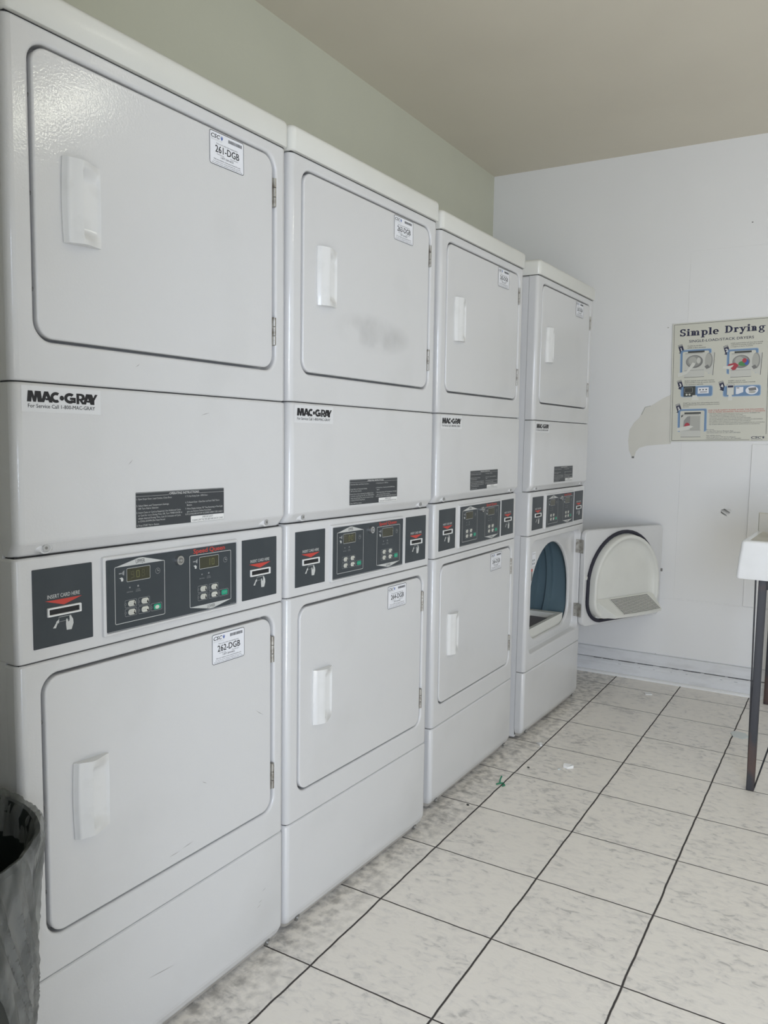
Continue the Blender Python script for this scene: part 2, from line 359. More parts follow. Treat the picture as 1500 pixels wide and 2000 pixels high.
# ------------------------------------------------------------------ the room
RY = 0.0246                       # the building is turned a touch against the row of machines
def wall_y(x): return 0.672 + 0.0254 * x          # face of the left wall
def far_x(y): return 3.43 - 0.0394 * (y - 0.168)  # face of the far wall
CH = 2.70
YR, XB = -3.0, -1.0
f = MB(); f.add([(-4.2, -4.0, 0), (4.2, -4.0, 0), (4.2, 1.6, 0), (-4.2, 1.6, 0)], [(0, 1, 2, 3)], 'floor_tile')
f.add([(-4.2, -4.0, -0.05), (4.2, -4.0, -0.05), (4.2, 1.6, -0.05), (-4.2, 1.6, -0.05)], [(3, 2, 1, 0)], 'floor_tile')
fo = f.build('floor'); fo.location = (0.64919222, -0.11020811, 0); fo.rotation_euler = (0, 0, 0.024642); tag(fo, kind='structure')
cxn, cyn = far_x(0.757), wall_y(3.41)
c = MB(); c.box(XB - 0.2, 3.8, YR - 0.3, 1.1, CH, CH + 0.12, 'paint_ceiling'); tag(c.build('ceiling'), kind='structure')
wl = MB(); a0, a1 = wall_y(XB - 0.2), wall_y(3.9)
wl.add([(XB - 0.2, a0, 0), (3.9, a1, 0), (3.9, a1 + .15, 0), (XB - 0.2, a0 + .15, 0), (XB - 0.2, a0, CH), (3.9, a1, CH), (3.9, a1 + .15, CH), (XB - 0.2, a0 + .15, CH)],
       [(0, 1, 5, 4), (1, 2, 6, 5), (2, 3, 7, 6), (3, 0, 4, 7), (4, 5, 6, 7), (3, 2, 1, 0)], 'paint_left')
tag(wl.build('wall_left'), kind='structure')
# far wall and everything fixed to it is drawn in a frame facing -y, then turned to face the camera
FW = math.atan(0.0394)
def far_obj(mb, name, kind='structure', parent=None):
    o = mb.build(name, parent)
    if not parent: o.location = (far_x(0.0), 0.0, 0.0); o.rotation_euler = (0, 0, -PI / 2 + FW)
    if kind: tag(o, kind=kind)
    return o
# in this frame: x = -y of the room (to the right in the picture), z up, y<0 in front of the wall
wf = MB(); wf.box(-1.1, 3.2, 0, 0.15, 0, CH, 'paint_far'); wfo = far_obj(wf, 'wall_far')
pt = MB(); pp = [(0.058, 1.165), (0.042, 1.20), (0.036, 1.25), (0.040, 1.306), (0.062, 1.345), (0.088, 1.372), (0.100, 1.40), (0.115, 1.424), (0.140, 1.430), (0.161, 1.443), (0.20, 1.468), (0.25, 1.492), (0.25, 1.238), (0.19, 1.233), (0.13, 1.226), (0.095, 1.215), (0.078, 1.196), (0.070, 1.165)]
pt.add([(a, -0.0008, b) for a, b in pp], [tuple(range(len(pp)))[::-1]], 'paint_patch')
pt.line(0.098, 1.385, 0.114, 1.424, 0.004, -0.0012, 'pic_gray'); pt.line(0.114, 1.424, 0.142, 1.431, 0.003, -0.0012, 'pic_gray'); pt.rect(0.0575, 0.070, 1.160, 1.170, -0.0016, 'pic_gray_dark')
far_obj(pt, 'paint_patch', None, wfo)
for cx, cz, rr_, mt in ((0.525, 0.540, 0.005, 'print_black'), (0.225, 0.143, 0.004, 'pic_black'), (0.666, 0.148, 0.004, 'pic_black'), (0.572, 2.298, 0.004, 'pic_gray_dark'), (0.584, 1.87, 0.005, 'pic_gray_dark'), (0.584, 1.191, 0.004, 'pic_gray_dark'), (0.209, 1.823, 0.004, 'pic_gray')):
    q = MB(); q.circle(cx, cz, rr_, -0.0009, mt, 10, rr_ * 0.7); far_obj(q, 'nail_hole', None, wfo)
q = MB(); q.add([(0.505, -0.001, 0.90), (0.53, -0.001, 0.885), (0.548, -0.001, 0.905), (0.548, -0.001, 0.92), (0.52, -0.001, 0.922), (0.503, -0.001, 0.915)], [tuple(range(6))], 'print_white'); far_obj(q, 'scuffed_spot', None, wfo)
# panels and boards of the far wall
def board(name, x0, x1, y0, y1, z0, z1, b, mat): q = MB(); q.bbox(x0, x1, y0, y1, z0, z1, b, mat, 2); return far_obj(q, name)
board('trim_1', 0.301, 3.0, -0.0010, 0.004, 0.4445, 2.19, 0.001, 'paint_far')
board('trim_2', 0.628, 1.9, -0.007, 0.004, 0.445, 1.243, 0.0015, 'paint_far')
board('trim_3', -0.7, 3.0, -0.0035, 0.004, 0.142, 0.4405, 0.0008, 'paint_far')
board('trim_4', -0.7, 3.0, -0.014, 0.004, 0.080, 0.139, 0.003, 'paint_trim')
q = MB(); prof = [(0.0, 0.0), (-0.026, 0.0), (-0.026, 0.052), (-0.022, 0.058), (-0.022, 0.066), (-0.017, 0.072), (-0.012, 0.0775), (0.0, 0.0775)]
q.add([(x, a, b) for x in (-0.7, 3.0) for a, b in prof], [(j, j + 1, 8 + j + 1, 8 + j)[::-1] for j in range(7)] + [tuple(range(8)), tuple(range(15, 7, -1))], 'paint_trim')
far_obj(q, 'baseboard_far')
q = MB(); q.add([(x, a, b) for x in (-0.7, 3.0) for a, b in ((-0.026, 0), (-0.044, 0.0), (-0.042, 0.007), (-0.036, 0.012), (-0.026, 0.014))], [(j, j + 1, 5 + j + 1, 5 + j)[::-1] for j in range(4)], 'paint_far')
far_obj(q, 'trim_5')
q = MB()
random.seed(3)
for k in range(16):
    x = -0.1 + k * 0.055 + random.random() * 0.03; q.line(x, 0.078 + random.random() * .001, x + 0.03 + random.random() * 0.03, 0.0785 + random.random() * .001, 0.0022 + random.random() * 0.0015, -0.0150, 'trim_crack')
for k in range(7):
    x = -0.02 + k * 0.10 + random.random() * 0.07; z = 0.0608 + random.random() * 0.002; q.line(x, z, x + 0.004 + random.random() * 0.018, z, 0.0013, -0.0235, 'trim_crack')
far_obj(q, 'crack', None, wfo)
# right wall with a wide window, rear wall with an open entrance (both beside / behind the camera)
q = MB()
q.box(XB - .2, 3.8, YR - .15, YR, 0, 0.7, 'paint_other'); q.box(XB - .2, 3.8, YR - .15, YR, 2.2, CH, 'paint_other')
q.box(XB - .2, -0.6, YR - .15, YR, 0.7, 2.2, 'paint_other'); q.box(2.4, 3.8, YR - .15, YR, 0.7, 2.2, 'paint_other')
tag(q.build('wall_right'), kind='structure')
q = MB()
for x in (-0.6, 0.38, 1.37, 2.36): q.box(x, x + 0.04, YR - 0.10, YR - 0.05, 0.7, 2.2, 'steel')
q.box(-0.6, 2.4, YR - .10, YR - .05, 0.7, 0.74, 'steel'); q.box(-0.6, 2.4, YR - .10, YR - .05, 2.16, 2.2, 'steel')
tag(q.build('window_1'), kind='structure')
q = MB()
q.box(-0.66, -0.54, -0.79, 0.66, 0, CH, 'paint_other'); q.box(-1.10, -0.98, YR - .15, -2.75, 0, CH, 'paint_other'); q.box(-1.10, -0.98, -2.75, -0.70, 2.15, CH, 'paint_other'); q.box(-1.10, -0.54, -0.79, -0.67, 0, CH, 'paint_other')  # unseen near stub is lengthened to block light from the nearest dryer's side
tag(q.build('wall_rear'), kind='structure')

# ------------------------------------------------------------------ stacked dryers
W = 0.683
YB = 0.636
def wrap(mb, levels, yb, mat, skip=None, capb=True, capt=True):
    """U-shaped sheet: front with rounded vertical corners and side returns. level = (z, yfront, inset, radius)"""
    L = []
    n = 5
    for z, yf, ins, r in levels:
        P = [(ins, yb, z)]
        for j in range(n + 1):
            a = PI + 0.5 * PI * j / n; P.append((ins + r + r * math.cos(a), yf + r + r * math.sin(a), z))
        for j in range(n + 1):
            a = 1.5 * PI + 0.5 * PI * j / n; P.append((W - ins - r + r * math.cos(a), yf + r + r * math.sin(a), z))
        P.append((W - ins, yb, z)); L.append(P)
    m = len(L[0]); b = len(mb.v); k = mb.mi(mat)
    for P in L: mb.v += P
    for i in range(len(L) - 1):
        for j in range(m - 1):
            if i == skip and j == n + 1: continue
            mb.f.append([b + i * m + j, b + i * m + j + 1, b + (i + 1) * m + j + 1, b + (i + 1) * m + j]); mb.m.append(k)
            mb.s.append(0 < j < m - 2 and j != n + 1)
    if capb: mb.f.append([b + j for j in range(m)][::-1]); mb.m.append(k); mb.s.append(False)
    if capt: mb.f.append([b + (len(L) - 1) * m + j for j in range(m)]); mb.m.append(k); mb.s.append(False)
    return mb
RX0, RX1 = 0.0425, 0.6455      # door recess, both doors
def recess_panel(z0, z1, rz0, rz1, yf, opening=None):
    mb = MB(); r = 0.014
    lv = [(z0, yf + 0.004, 0.003, r), (z0 + 0.0015, yf + 0.001, 0.001, r), (z0 + 0.004, yf, 0, r), (z1 - 0.004, yf, 0, r), (z1 - 0.0015, yf + 0.001, 0.001, r), (z1, yf + 0.004, 0.003, r)]
    wrap(mb, lv, 0.036, 'enamel', skip=2)
    bz = 0.006; n = 6
    loops = []
    for k in range(n + 1):                                     # rolled lip
        a = 0.5 * PI * k / n; loops.append(rr(RX0 - bz + bz * math.sin(a), RX1 + bz - bz * math.sin(a), rz0 - bz + bz * math.sin(a), rz1 + bz - bz * math.sin(a), 0.034 + bz - bz * math.sin(a), yf + bz * (1 - math.cos(a)), 11))
    loops.append(rr(RX0, RX1, rz0, rz1, 0.034, yf + 0.026, 11))
    outer = [(r, yf, z0 + 0.004), (W - r, yf, z0 + 0.004), (W - r, yf, z1 - 0.004), (r, yf, z1 - 0.004)]
    mb.ring(outer, loops[0], 'enamel')
    if opening:
        ins = rr(RX0 + 0.006, RX1 - 0.006, rz0 + 0.006, rz1 - 0.006, 0.028, yf + 0.031, 11)
        loops.append(rr(RX0 + 0.002, RX1 - 0.002, rz0 + 0.002, rz1 - 0.002, 0.032, yf + 0.0295, 11)); loops.append(ins)
        mb.loft(loops, 'enamel', False, False)
        D = dshape(*opening, 0, yf + 0.031); mb.loft([ins, D], 'enamel', False, False, smooth=False)
        # rolled edge of the opening and the throat to the drum
        LL = [D]
        for k in range(1, 6):
            a = 0.5 * PI * k / 5; LL.append(dshape(*opening, 0.007 * math.sin(a), yf + 0.031 + 0.008 * (1 - math.cos(a))))
        LL.append(dshape(*opening, 0.007, yf + 0.0435))
        mb.loft(LL, 'enamel', False, False)
    else:
        loops.append(rr(RX0, RX1, rz0, rz1, 0.034, yf + 0.032, 11)); mb.loft(loops, 'enamel', False, True)
    return mb
def door_slab(z0, z1, yf, opened=False):
    mb = MB(); b = 0.0035; x0, x1 = 0.0475, 0.6345; T = 0.027
    loops = []
    for k in range(5):
        a = 0.5 * PI * k / 4; i = b * (1 - math.sin(a)); loops.append(rr(x0 + i, x1 - i, z0 + i, z1 - i, 0.030 - i, yf + b * (1 - math.cos(a)), 8))
    loops.append(rr(x0, x1, z0, z1, 0.030, yf + T - 0.003, 8)); loops.append(rr(x0 + .003, x1 - .003, z0 + .003, z1 - .003, 0.027, yf + T, 8))
    return mb.loft(loops, 'enamel')
def handle_mesh(z0, z1, y):
    """moulded pull: ramp rising to a ridge, scooped pocket to its right"""
    mb = MB(); nx, nz = 30, 36; xl, xr = 0.0962, 0.1694
    def ss(a, b, v): t = min(max((v - a) / (b - a), 0), 1); return t * t * (3 - 2 * t)
    def h(s, t):
        ridge = 0.003 + 0.008 * ss(0, 0.10, s) + 0.009 * ss(0.05, 0.42, s)
        rim = 0.020 - 0.012 * ss(0.42, 1.0, s)
        hh = ridge if s < 0.42 else rim
        pock = ss(0.40, 0.48, s) * (1 - ss(0.94, 0.99, s)) * ss(0.06, 0.20, t) * (1 - ss(0.80, 0.94, t))
        return hh * (1 - pock) + (0.0008 + 0.004 * s * s) * pock
    V = []
    for i in range(nx + 1):
        for j in range(nz + 1):
            s, t = i / nx, j / nz; bow = 4 * t * (1 - t)
            xx = (xl + 0.0025 * (1 - bow)) * (1 - s) + (xr + 0.0012 * bow) * s
            zz = z0 + (z1 - z0) * t + 0.003 * (s - 0.5) * (0.5 - t) * 2
            V.append((xx, y - h(s, t), zz))
    F = []
    for i in range(nx):
        for j in range(nz):
            a = i * (nz + 1) + j; F.append((a, a + nz + 1, a + nz + 2, a + 1))
    mb.add(V, F, 'handle_plastic', True)
    # skirt down to the door
    rim = [i * (nz + 1) for i in range(nx + 1)] + [nx * (nz + 1) + j for j in range(1, nz + 1)] + [i * (nz + 1) + nz for i in range(nx - 1, -1, -1)] + [j for j in range(nz - 1, 0, -1)]
    top = [V[i] for i in rim]; bot = [(x, y + 0.001, z) for x, _, z in top]; m = len(top)
    mb.add(top + bot, [(j, m + j, m + (j + 1) % m, (j + 1) % m) for j in range(m)], 'handle_plastic')
    return mb
def hinge_mesh(zc, yf, H=0.062):
    mb = MB(); mb.box(0.6335, 0.6425, yf - 0.0005, yf + 0.024, zc - H / 2, zc + H / 2, 'hinge_metal')
    for k in range(3):
        a = zc - H / 2 + k * H / 3; mb.cyl((0.6395, yf - 0.0005, a + 0.0008), (0.6395, yf - 0.0005, a + H / 3 - 0.0008), 0.0042, 'hinge_metal', n=12)
    return mb
def number_label(num, x0, z0, y, wd=0.100, ht=0.0655, tilt=0.0):
    mb = MB(); mb.rrect(0, wd, 0, ht, 0.005, 0, 'label_white'); t = -0.0002
    mb.outline(0.0, wd, 0, ht, 0.005, 0.0011, t, 'print_black')
    mb.text('CSC', 0.004, ht - 0.0130, 0.0078, t, 'print_black', width=0.026, bold=0.03, slant=0.25)
    for k in range(5):
        a = 0.5 + k * 0.55; mb.line(0.0350, ht - 0.0135, 0.0350 + 0.0038 * math.cos(a), ht - 0.0095 + 0.0045 * math.sin(a), 0.0010, t, 'print_blue')
    mb.text('ServiceWorks', 0.004, ht - 0.0175, 0.0028, t, 'print_gray', width=0.031)
    random.seed(num); x = 0.054
    while x < 0.093:
        b = 0.0005 + random.random() * 0.0009; mb.rect(x, x + b, ht - 0.0125, ht - 0.0060, t, 'print_black'); x += b + 0.0007
    mb.text('Please use this number when requesting service', wd / 2, ht - 0.0235, 0.0026, t, 'print_black', width=0.062, align='C')
    mb.text('%d-DGB' % num, wd / 2 + 0.001, ht - 0.0395, 0.0135, t, 'print_black', width=0.070, align='C', bold=0.02)
    mb.text('For Service:', 0.021, 0.0215, 0.0024, t, 'print_black', width=0.020); mb.text('Para Servicio:', 0.060, 0.0215, 0.0024, t, 'print_black', width=0.022)
    mb.text('1-877-264-6622', wd / 2, 0.0160, 0.0040, t, 'print_black', width=0.037, align='C', bold=0.01)
    mb.text('Visit our website: www.cscserviceworks.com', wd / 2, 0.0105, 0.0030, t, 'print_black', width=0.078, align='C')
    mb.text('For customer service, refunds and feedback call or go online', wd / 2, 0.0066, 0.0020, t, 'print_black', width=0.080, align='C')
    mb.text('Para servicio al cliente, reembolsos y comentarios llame o visite', wd / 2, 0.0030, 0.0020, t, 'print_black', width=0.088, align='C')
    c_, s_ = math.cos(tilt), math.sin(tilt)
    mb.v = [(x0 + a * c_ - b * s_, y + d, z0 + a * s_ + b * c_) for a, d, b in mb.v]
    return mb

OPEN = (0.353, 0.252, 0.385, 0.803, 0.10)
UZ0, UZ1 = 1.3255, 1.8905          # upper front panel
LZ0, LZ1 = 0.2895, 0.8540
UR = (1.3925, 1.8650); LR = (0.3575, 0.8300)
YU, YL = -0.004, 0.0
def make_door(root, z0, z1, yf, num, upper, pivot=None):
    d = door_slab(z0, z1, yf, pivot is not None).build('door', root)
    hz = (1.5615, 1.6985) if upper else (0.5190, 0.6570)
    handle_mesh(hz[0], hz[1], yf).build('handle', d)
    if not pivot:
        for zc in ((1.784, 1.480) if upper else (0.7483, 0.4420)): hinge_mesh(zc, yf).build('hinge', d)
        lz = 1.7905 if upper else 0.7548
        number_label(num, 0.4405 if upper else 0.4435, lz, yf - 0.0006, tilt=0.012 if upper else 0.0).build('number_label', d)
        for fz in (0.17, 0.50, 0.83):
            q = MB(); zz = z0 + (z1 - z0) * fz; q.cyl((0.0478, yf + 0.012, zz), (0.0455, yf + 0.012, zz), 0.0040, 'screw_metal', n=10); q.build('screw', d)
    return d
def card_plate(x0, x1):
    mb = MB(); z0, z1 = 0.8775, 1.0135; y = YC - 0.0004; wd = x1 - x0; cx = (x0 + x1) / 2
    mb.bbox(x0, x1, y - 0.0012, y + 0.003, z0, z1, 0.0010, 'slate', 2); t = y - 0.0015
    mb.text('INSERT CARD HERE', cx, 0.9605, 0.0065, t, 'print_gray', width=0.064, align='C', bold=0.01)
    mb.poly([(cx, 0.9467), (cx + 0.0365, 0.9572), (cx - 0.0365, 0.9572)], t, 'print_red')
    # bezel standing proud round a dark slot
    a = rr(cx - 0.0335, cx + 0.0335, 0.9290, 0.9450, 0.0015, t); b = rr(cx - 0.0330, cx + 0.0330, 0.9295, 0.9445, 0.0012, t - 0.003); c2 = rr(cx - 0.0305, cx + 0.0305, 0.9320, 0.9420, 0.0008, t - 0.003); d2 = rr(cx - 0.0300, cx + 0.0300, 0.9325, 0.9415, 0.0006, t - 0.0002)
    mb.loft([a, b, c2, d2], 'print_white', False, False, smooth=False, flip=True); mb.rect(cx - 0.0302, cx + 0.0302, 0.9323, 0.9417, t - 0.0003, 'slot_hole')
    # hand holding a card, arrow
    mb.outline(cx - 0.011, cx + 0.014, 0.9175, 0.9265, 0.001, 0.0007, t, 'print_dim'); mb.rect(cx - 0.010, cx + 0.012, 0.9255, 0.9262, t, 'print_gray')
    mb.poly([(cx + 0.004, 0.9010), (cx + 0.014, 0.9005), (cx + 0.018, 0.9110), (cx + 0.0175, 0.9180), (cx + 0.013, 0.9255), (cx + 0.010, 0.9250), (cx + 0.0105, 0.9170), (cx + 0.0075, 0.9150), (cx + 0.0060, 0.9210), (cx + 0.0035, 0.9205), (cx + 0.0030, 0.9120)], t - 0.0001, 'print_gray')
    mb.poly([(cx - 0.0225, 0.9085), (cx - 0.0170, 0.9078), (cx - 0.0130, 0.9165), (cx - 0.0110, 0.9150), (cx - 0.0105, 0.9225), (cx - 0.0170, 0.9180), (cx - 0.0155, 0.9178)], t - 0.0001, 'print_gray')
    return mb
YC = 0.002
def control_art(disp):
    mb = MB(); x0, x1, z0, z1 = 0.1757, 0.5160, 0.8790, 1.0120; y = YC - 0.0045
    mb.bbox(x0, x1, y - 0.0006, y + 0.003, z0, z1, 0.0006, 'slate', 1); t = y - 0.0008
    P = dict(up=(0.1930, 0.3128), lo=(0.3785, 0.4992)); zl, zh = 0.8905, 0.9985
    for key, (a, b) in P.items():
        mb.outline(a, b, zl, zh, 0.003, 0.0011, t, 'print_gray'); cx = (a + b) / 2
        if key == 'up':
            mb.poly([(a + 0.002, zh - 0.0005), (b - 0.002, zh - 0.0005), (cx + 0.006, 1.0100), (cx - 0.004, 1.0100)], t - 0.0001, 'print_gray'); mb.text('UPPER', cx, 0.9998, 0.0075, t - 0.0003, 'print_black', width=0.022, align='C')
        else:
            mb.poly([(a + 0.002, zl + 0.0005), (cx - 0.004, 0.8805), (cx + 0.006, 0.8805), (b - 0.002, zl + 0.0005)], t - 0.0001, 'print_gray'); mb.text('LOWER', cx, 0.8830, 0.0065, t - 0.0003, 'print_black', width=0.022, align='C')
        dx = a + 0.0275; mb.outline(dx, dx + 0.056, 0.9672, 0.9928, 0.002, 0.0008, t, 'print_gray')
        mb.cring(b - 0.0175, 0.9790, 0.0058, 0.0007, t, 'print_dim'); mb.line(b - 0.0175, 0.9790, b - 0.0175, 0.9825, 0.0007, t, 'print_gray'); mb.line(b - 0.0175, 0.9790, b - 0.0140, 0.9790, 0.0007, t, 'print_gray')
        mb.rect(a + 0.0100, a + 0.0165, 0.9840, 0.9862, t, 'print_dim'); mb.poly([(a + 0.0175, 0.9830), (a + 0.0215, 0.9805), (a + 0.0225, 0.9905), (a + 0.0175, 0.9870)], t, 'print_dim')
        mb.poly([(a + 0.0150, 0.9700), (a + 0.0190, 0.9700), (a + 0.0200, 0.9745), (a + 0.0170, 0.9775), (a + 0.0105, 0.9765), (a + 0.0140, 0.9745)], t, 'print_gray')
        mb.circle(a + 0.0345, 0.9560, 0.0016, t, 'print_dim', 10); mb.circle(a + 0.0540, 0.9565, 0.0020, t, 'print_dim', 10)
        mb.text('DRYING', a + 0.0345, 0.9465, 0.0022, t, 'print_dim', width=0.014, align='C'); mb.text('COOL', a + 0.0540, 0.9490, 0.0022, t, 'print_dim', width=0.010, align='C'); mb.text('DOWN', a + 0.0540, 0.9458, 0.0022, t, 'print_dim', width=0.011, align='C')
    mb.text('Speed Queen', 0.3895, 1.0015, 0.0095, t, 'print_red', width=0.091, bold=0.035)
    mb.text('PART NO. 70382101', x1 - 0.004, z0 + 0.0015, 0.0018, t, 'print_dim', width=0.016, align='R')
    return mb
def displays(digits):
    out = []
    for (a, txt) in ((0.1930, digits[0]), (0.3785, digits[1])):
        mb = MB(); y = YC - 0.0056; dx = a + 0.0285; mb.rect(dx, dx + 0.054, 0.9682, 0.9918, y, 'lcd')
        seg = {'0': 'abcdef', '1': 'bc', '8': 'abcdefg', '9': 'abcdfg'}
        def digit(ch, x, mat):
            w_, h_, z0, th = 0.0075, 0.0140, 0.9730, 0.0016
            R4 = dict(a=(0, w_, h_ - th, h_), d=(0, w_, 0, th), g=(0, w_, h_ / 2 - th / 2, h_ / 2 + th / 2), f=(0, th, h_ / 2, h_), e=(0, th, 0, h_ / 2), b=(w_ - th, w_, h_ / 2, h_), c=(w_ - th, w_, 0, h_ / 2))
            for c_ in seg[ch]: mb.rect(x + R4[c_][0], x + R4[c_][1], z0 + R4[c_][2], z0 + R4[c_][3], y - 0.0001, mat)
        for k, ch in enumerate(txt): 
            if ch != ' ': digit(ch.lower(), dx + 0.009 + 0.0125 * k, 'lcd_ghost' if ch in '98' else 'lcd_digit')
        out.append(mb)
    return out
BT = [(0.0285, 0.9255, 'HIGH', 'TEMP', 'h'), (0.0285, 0.9090, 'MED', 'TEMP', 'm'), (0.0600, 0.9255, 'LOW', 'TEMP', 'l'), (0.0600, 0.9090, 'DELICATES', '', 'd'), (0.0900, 0.9090, '', '', 's')]
def button(a, dx, zc, l1, l2, kind, pressed=False):
    mb = MB(); y = YC - 0.0053; cx = a + dx + 0.010; wd, ht = (0.0195, 0.0118)
    k = 'button_green' if kind == 's' else 'button_cream'
    x0 = cx - wd / 2 - 0.004
    mb.outline(x0 - 0.002, cx + wd / 2 + 0.002, zc - ht / 2 - 0.0014, zc + ht / 2 + 0.0014, 0.0022, 0.0006, y, 'print_dim')
    mb.circle(x0 - 0.0012, zc, 0.0026, y - 0.0002, 'slate', 12); mb.cring(x0 - 0.0012, zc, 0.0022, 0.0006, y - 0.0003, 'print_dim', 12)
    r = 0.0048 if kind != 's' else 0.003
    lo = [rr(cx - wd / 2 + 0.001 + i, cx + wd / 2 - 0.001 - i, zc - ht / 2 + 0.0005 + i, zc + ht / 2 - 0.0005 - i, r - i, y - 0.0002 - d, 5) for i, d in ((0, 0), (0.0002, 0.0006), (0.0008, 0.0010))]
    mb.loft(lo[::-1], k)
    t = y - 0.0013
    if kind != 's':
        mb.text(l1, cx - 0.0030, zc + (0.0008 if l2 else -0.0010), 0.0024, t, 'print_dim', width=0.0085 if l2 else 0.0095, align='C')
        if l2: mb.text(l2, cx - 0.0030, zc - 0.0032, 0.0024, t, 'print_dim', width=0.0085, align='C')
        mb.circle(cx + 0.0052, zc - 0.0022, 0.0020, t, 'print_black', 10)
        if kind in 'hml': mb.rect(cx + 0.0044, cx + 0.0060, zc - 0.0022, zc + {'h': 0.0040, 'm': 0.0028, 'l': 0.0012}[kind], t, 'print_black')
    elif pressed: mb.circle(cx - 0.001, zc - 0.0005, 0.0052, t, 'button_cream', 14, 0.0038)
    else: mb.text('START', cx, zc - 0.0012, 0.0028, t, 'print_dim', width=0.010, align='C')
    return mb
def mac_gray():
    mb = MB(); y = -0.0065
    mb.rrect(0.0140, 0.1665, 1.2760, 1.3185, 0.001, y, 'sticker_clear'); t = y - 0.0003
    z = 1.2925; h = 0.0180
    def L(x, w_, polys):
        for P in polys: mb.poly([(x + a * w_, z + b * h) for a, b in P], t, 'print_black')
    def bowl(cx_, w_, a0, a1, n=14, th=0.46):
        for k in range(n):
            u0, u1 = a0 + (a1 - a0) * k / n, a0 + (a1 - a0) * (k + 1) / n
            mb.poly([(cx_ + w_ * math.cos(u0), z + h / 2 + h / 2 * math.sin(u0)), (cx_ + w_ * math.cos(u1), z + h / 2 + h / 2 * math.sin(u1)), (cx_ + w_ * th * math.cos(u1), z + h / 2 + h / 2 * th * 0.95 * math.sin(u1)), (cx_ + w_ * th * math.cos(u0), z + h / 2 + h / 2 * th * 0.95 * math.sin(u0))], t, 'print_black')
    L(0.0238, 0.0280, [[(0, 0), (0.27, 0), (0.36, 1), (0.07, 1)], [(0.36, 1), (0.20, 1), (0.40, 0), (0.58, 0)], [(0.58, 0), (0.42, 0), (0.52, 1), (0.74, 1)], [(0.70, 0), (1.0, 0), (0.90, 1), (0.60, 1)]])
    L(0.0490, 0.0215, [[(0, 0), (0.28, 0), (0.62, 1), (0.30, 1)], [(0.32, 1), (0.64, 1), (1.02, 0), (0.72, 0)], [(0.30, 0.36), (0.44, 0.20), (0.80, 0.20), (0.66, 0.40)]])
    bowl(0.0772, 0.0105, 0.30 * PI, 1.70 * PI)
    mb.circle(0.0884, 1.3010, 0.0042, t - 0.0001, 'print_black', 16)
    bowl(0.1040, 0.0112, 0.26 * PI, 1.80 * PI); L(0.1030, 0.0125, [[(0.10, 0.36), (1, 0.36), (1, 0.58), (0.10, 0.58)], [(0.62, 0.08), (1, 0.08), (1, 0.5), (0.62, 0.5)]])
    L(0.1170, 0.0170, [[(0, 0), (0.32, 0), (0.32, 1), (0, 1)], [(0.30, 0.80), (0.55, 0.80), (0.80, 0.92), (0.60, 1), (0.30, 1)], [(0.55, 0.80), (0.66, 0.66), (1.0, 0.66), (0.92, 0.88), (0.75, 0.97)], [(0.66, 0.66), (0.55, 0.52), (0.76, 0.36), (0.96, 0.48), (1.0, 0.66)], [(0.30, 0.52), (0.30, 0.34), (0.76, 0.36), (0.55, 0.52)], [(0.32, 0.40), (0.62, 0.40), (1.05, 0), (0.66, 0)]])
    L(0.1300, 0.0215, [[(0, 0), (0.28, 0), (0.62, 1), (0.30, 1)], [(0.32, 1), (0.64, 1), (1.02, 0), (0.72, 0)], [(0.30, 0.36), (0.40, 0.20), (0.80, 0.20), (0.70, 0.40)]])
    L(0.1425, 0.0170, [[(0, 1), (0.36, 1), (0.64, 0.42), (0.34, 0.42)], [(0.72, 1), (1.05, 1), (0.64, 0.42), (0.38, 0.42)], [(0.34, 0), (0.64, 0), (0.64, 0.5), (0.34, 0.5)]])
    mb.text('For Service Call 1-800-MAC-GRAY', 0.0255, 1.2830, 0.0062, t, 'print_black', width=0.1290, bold=0.006)
    return mb
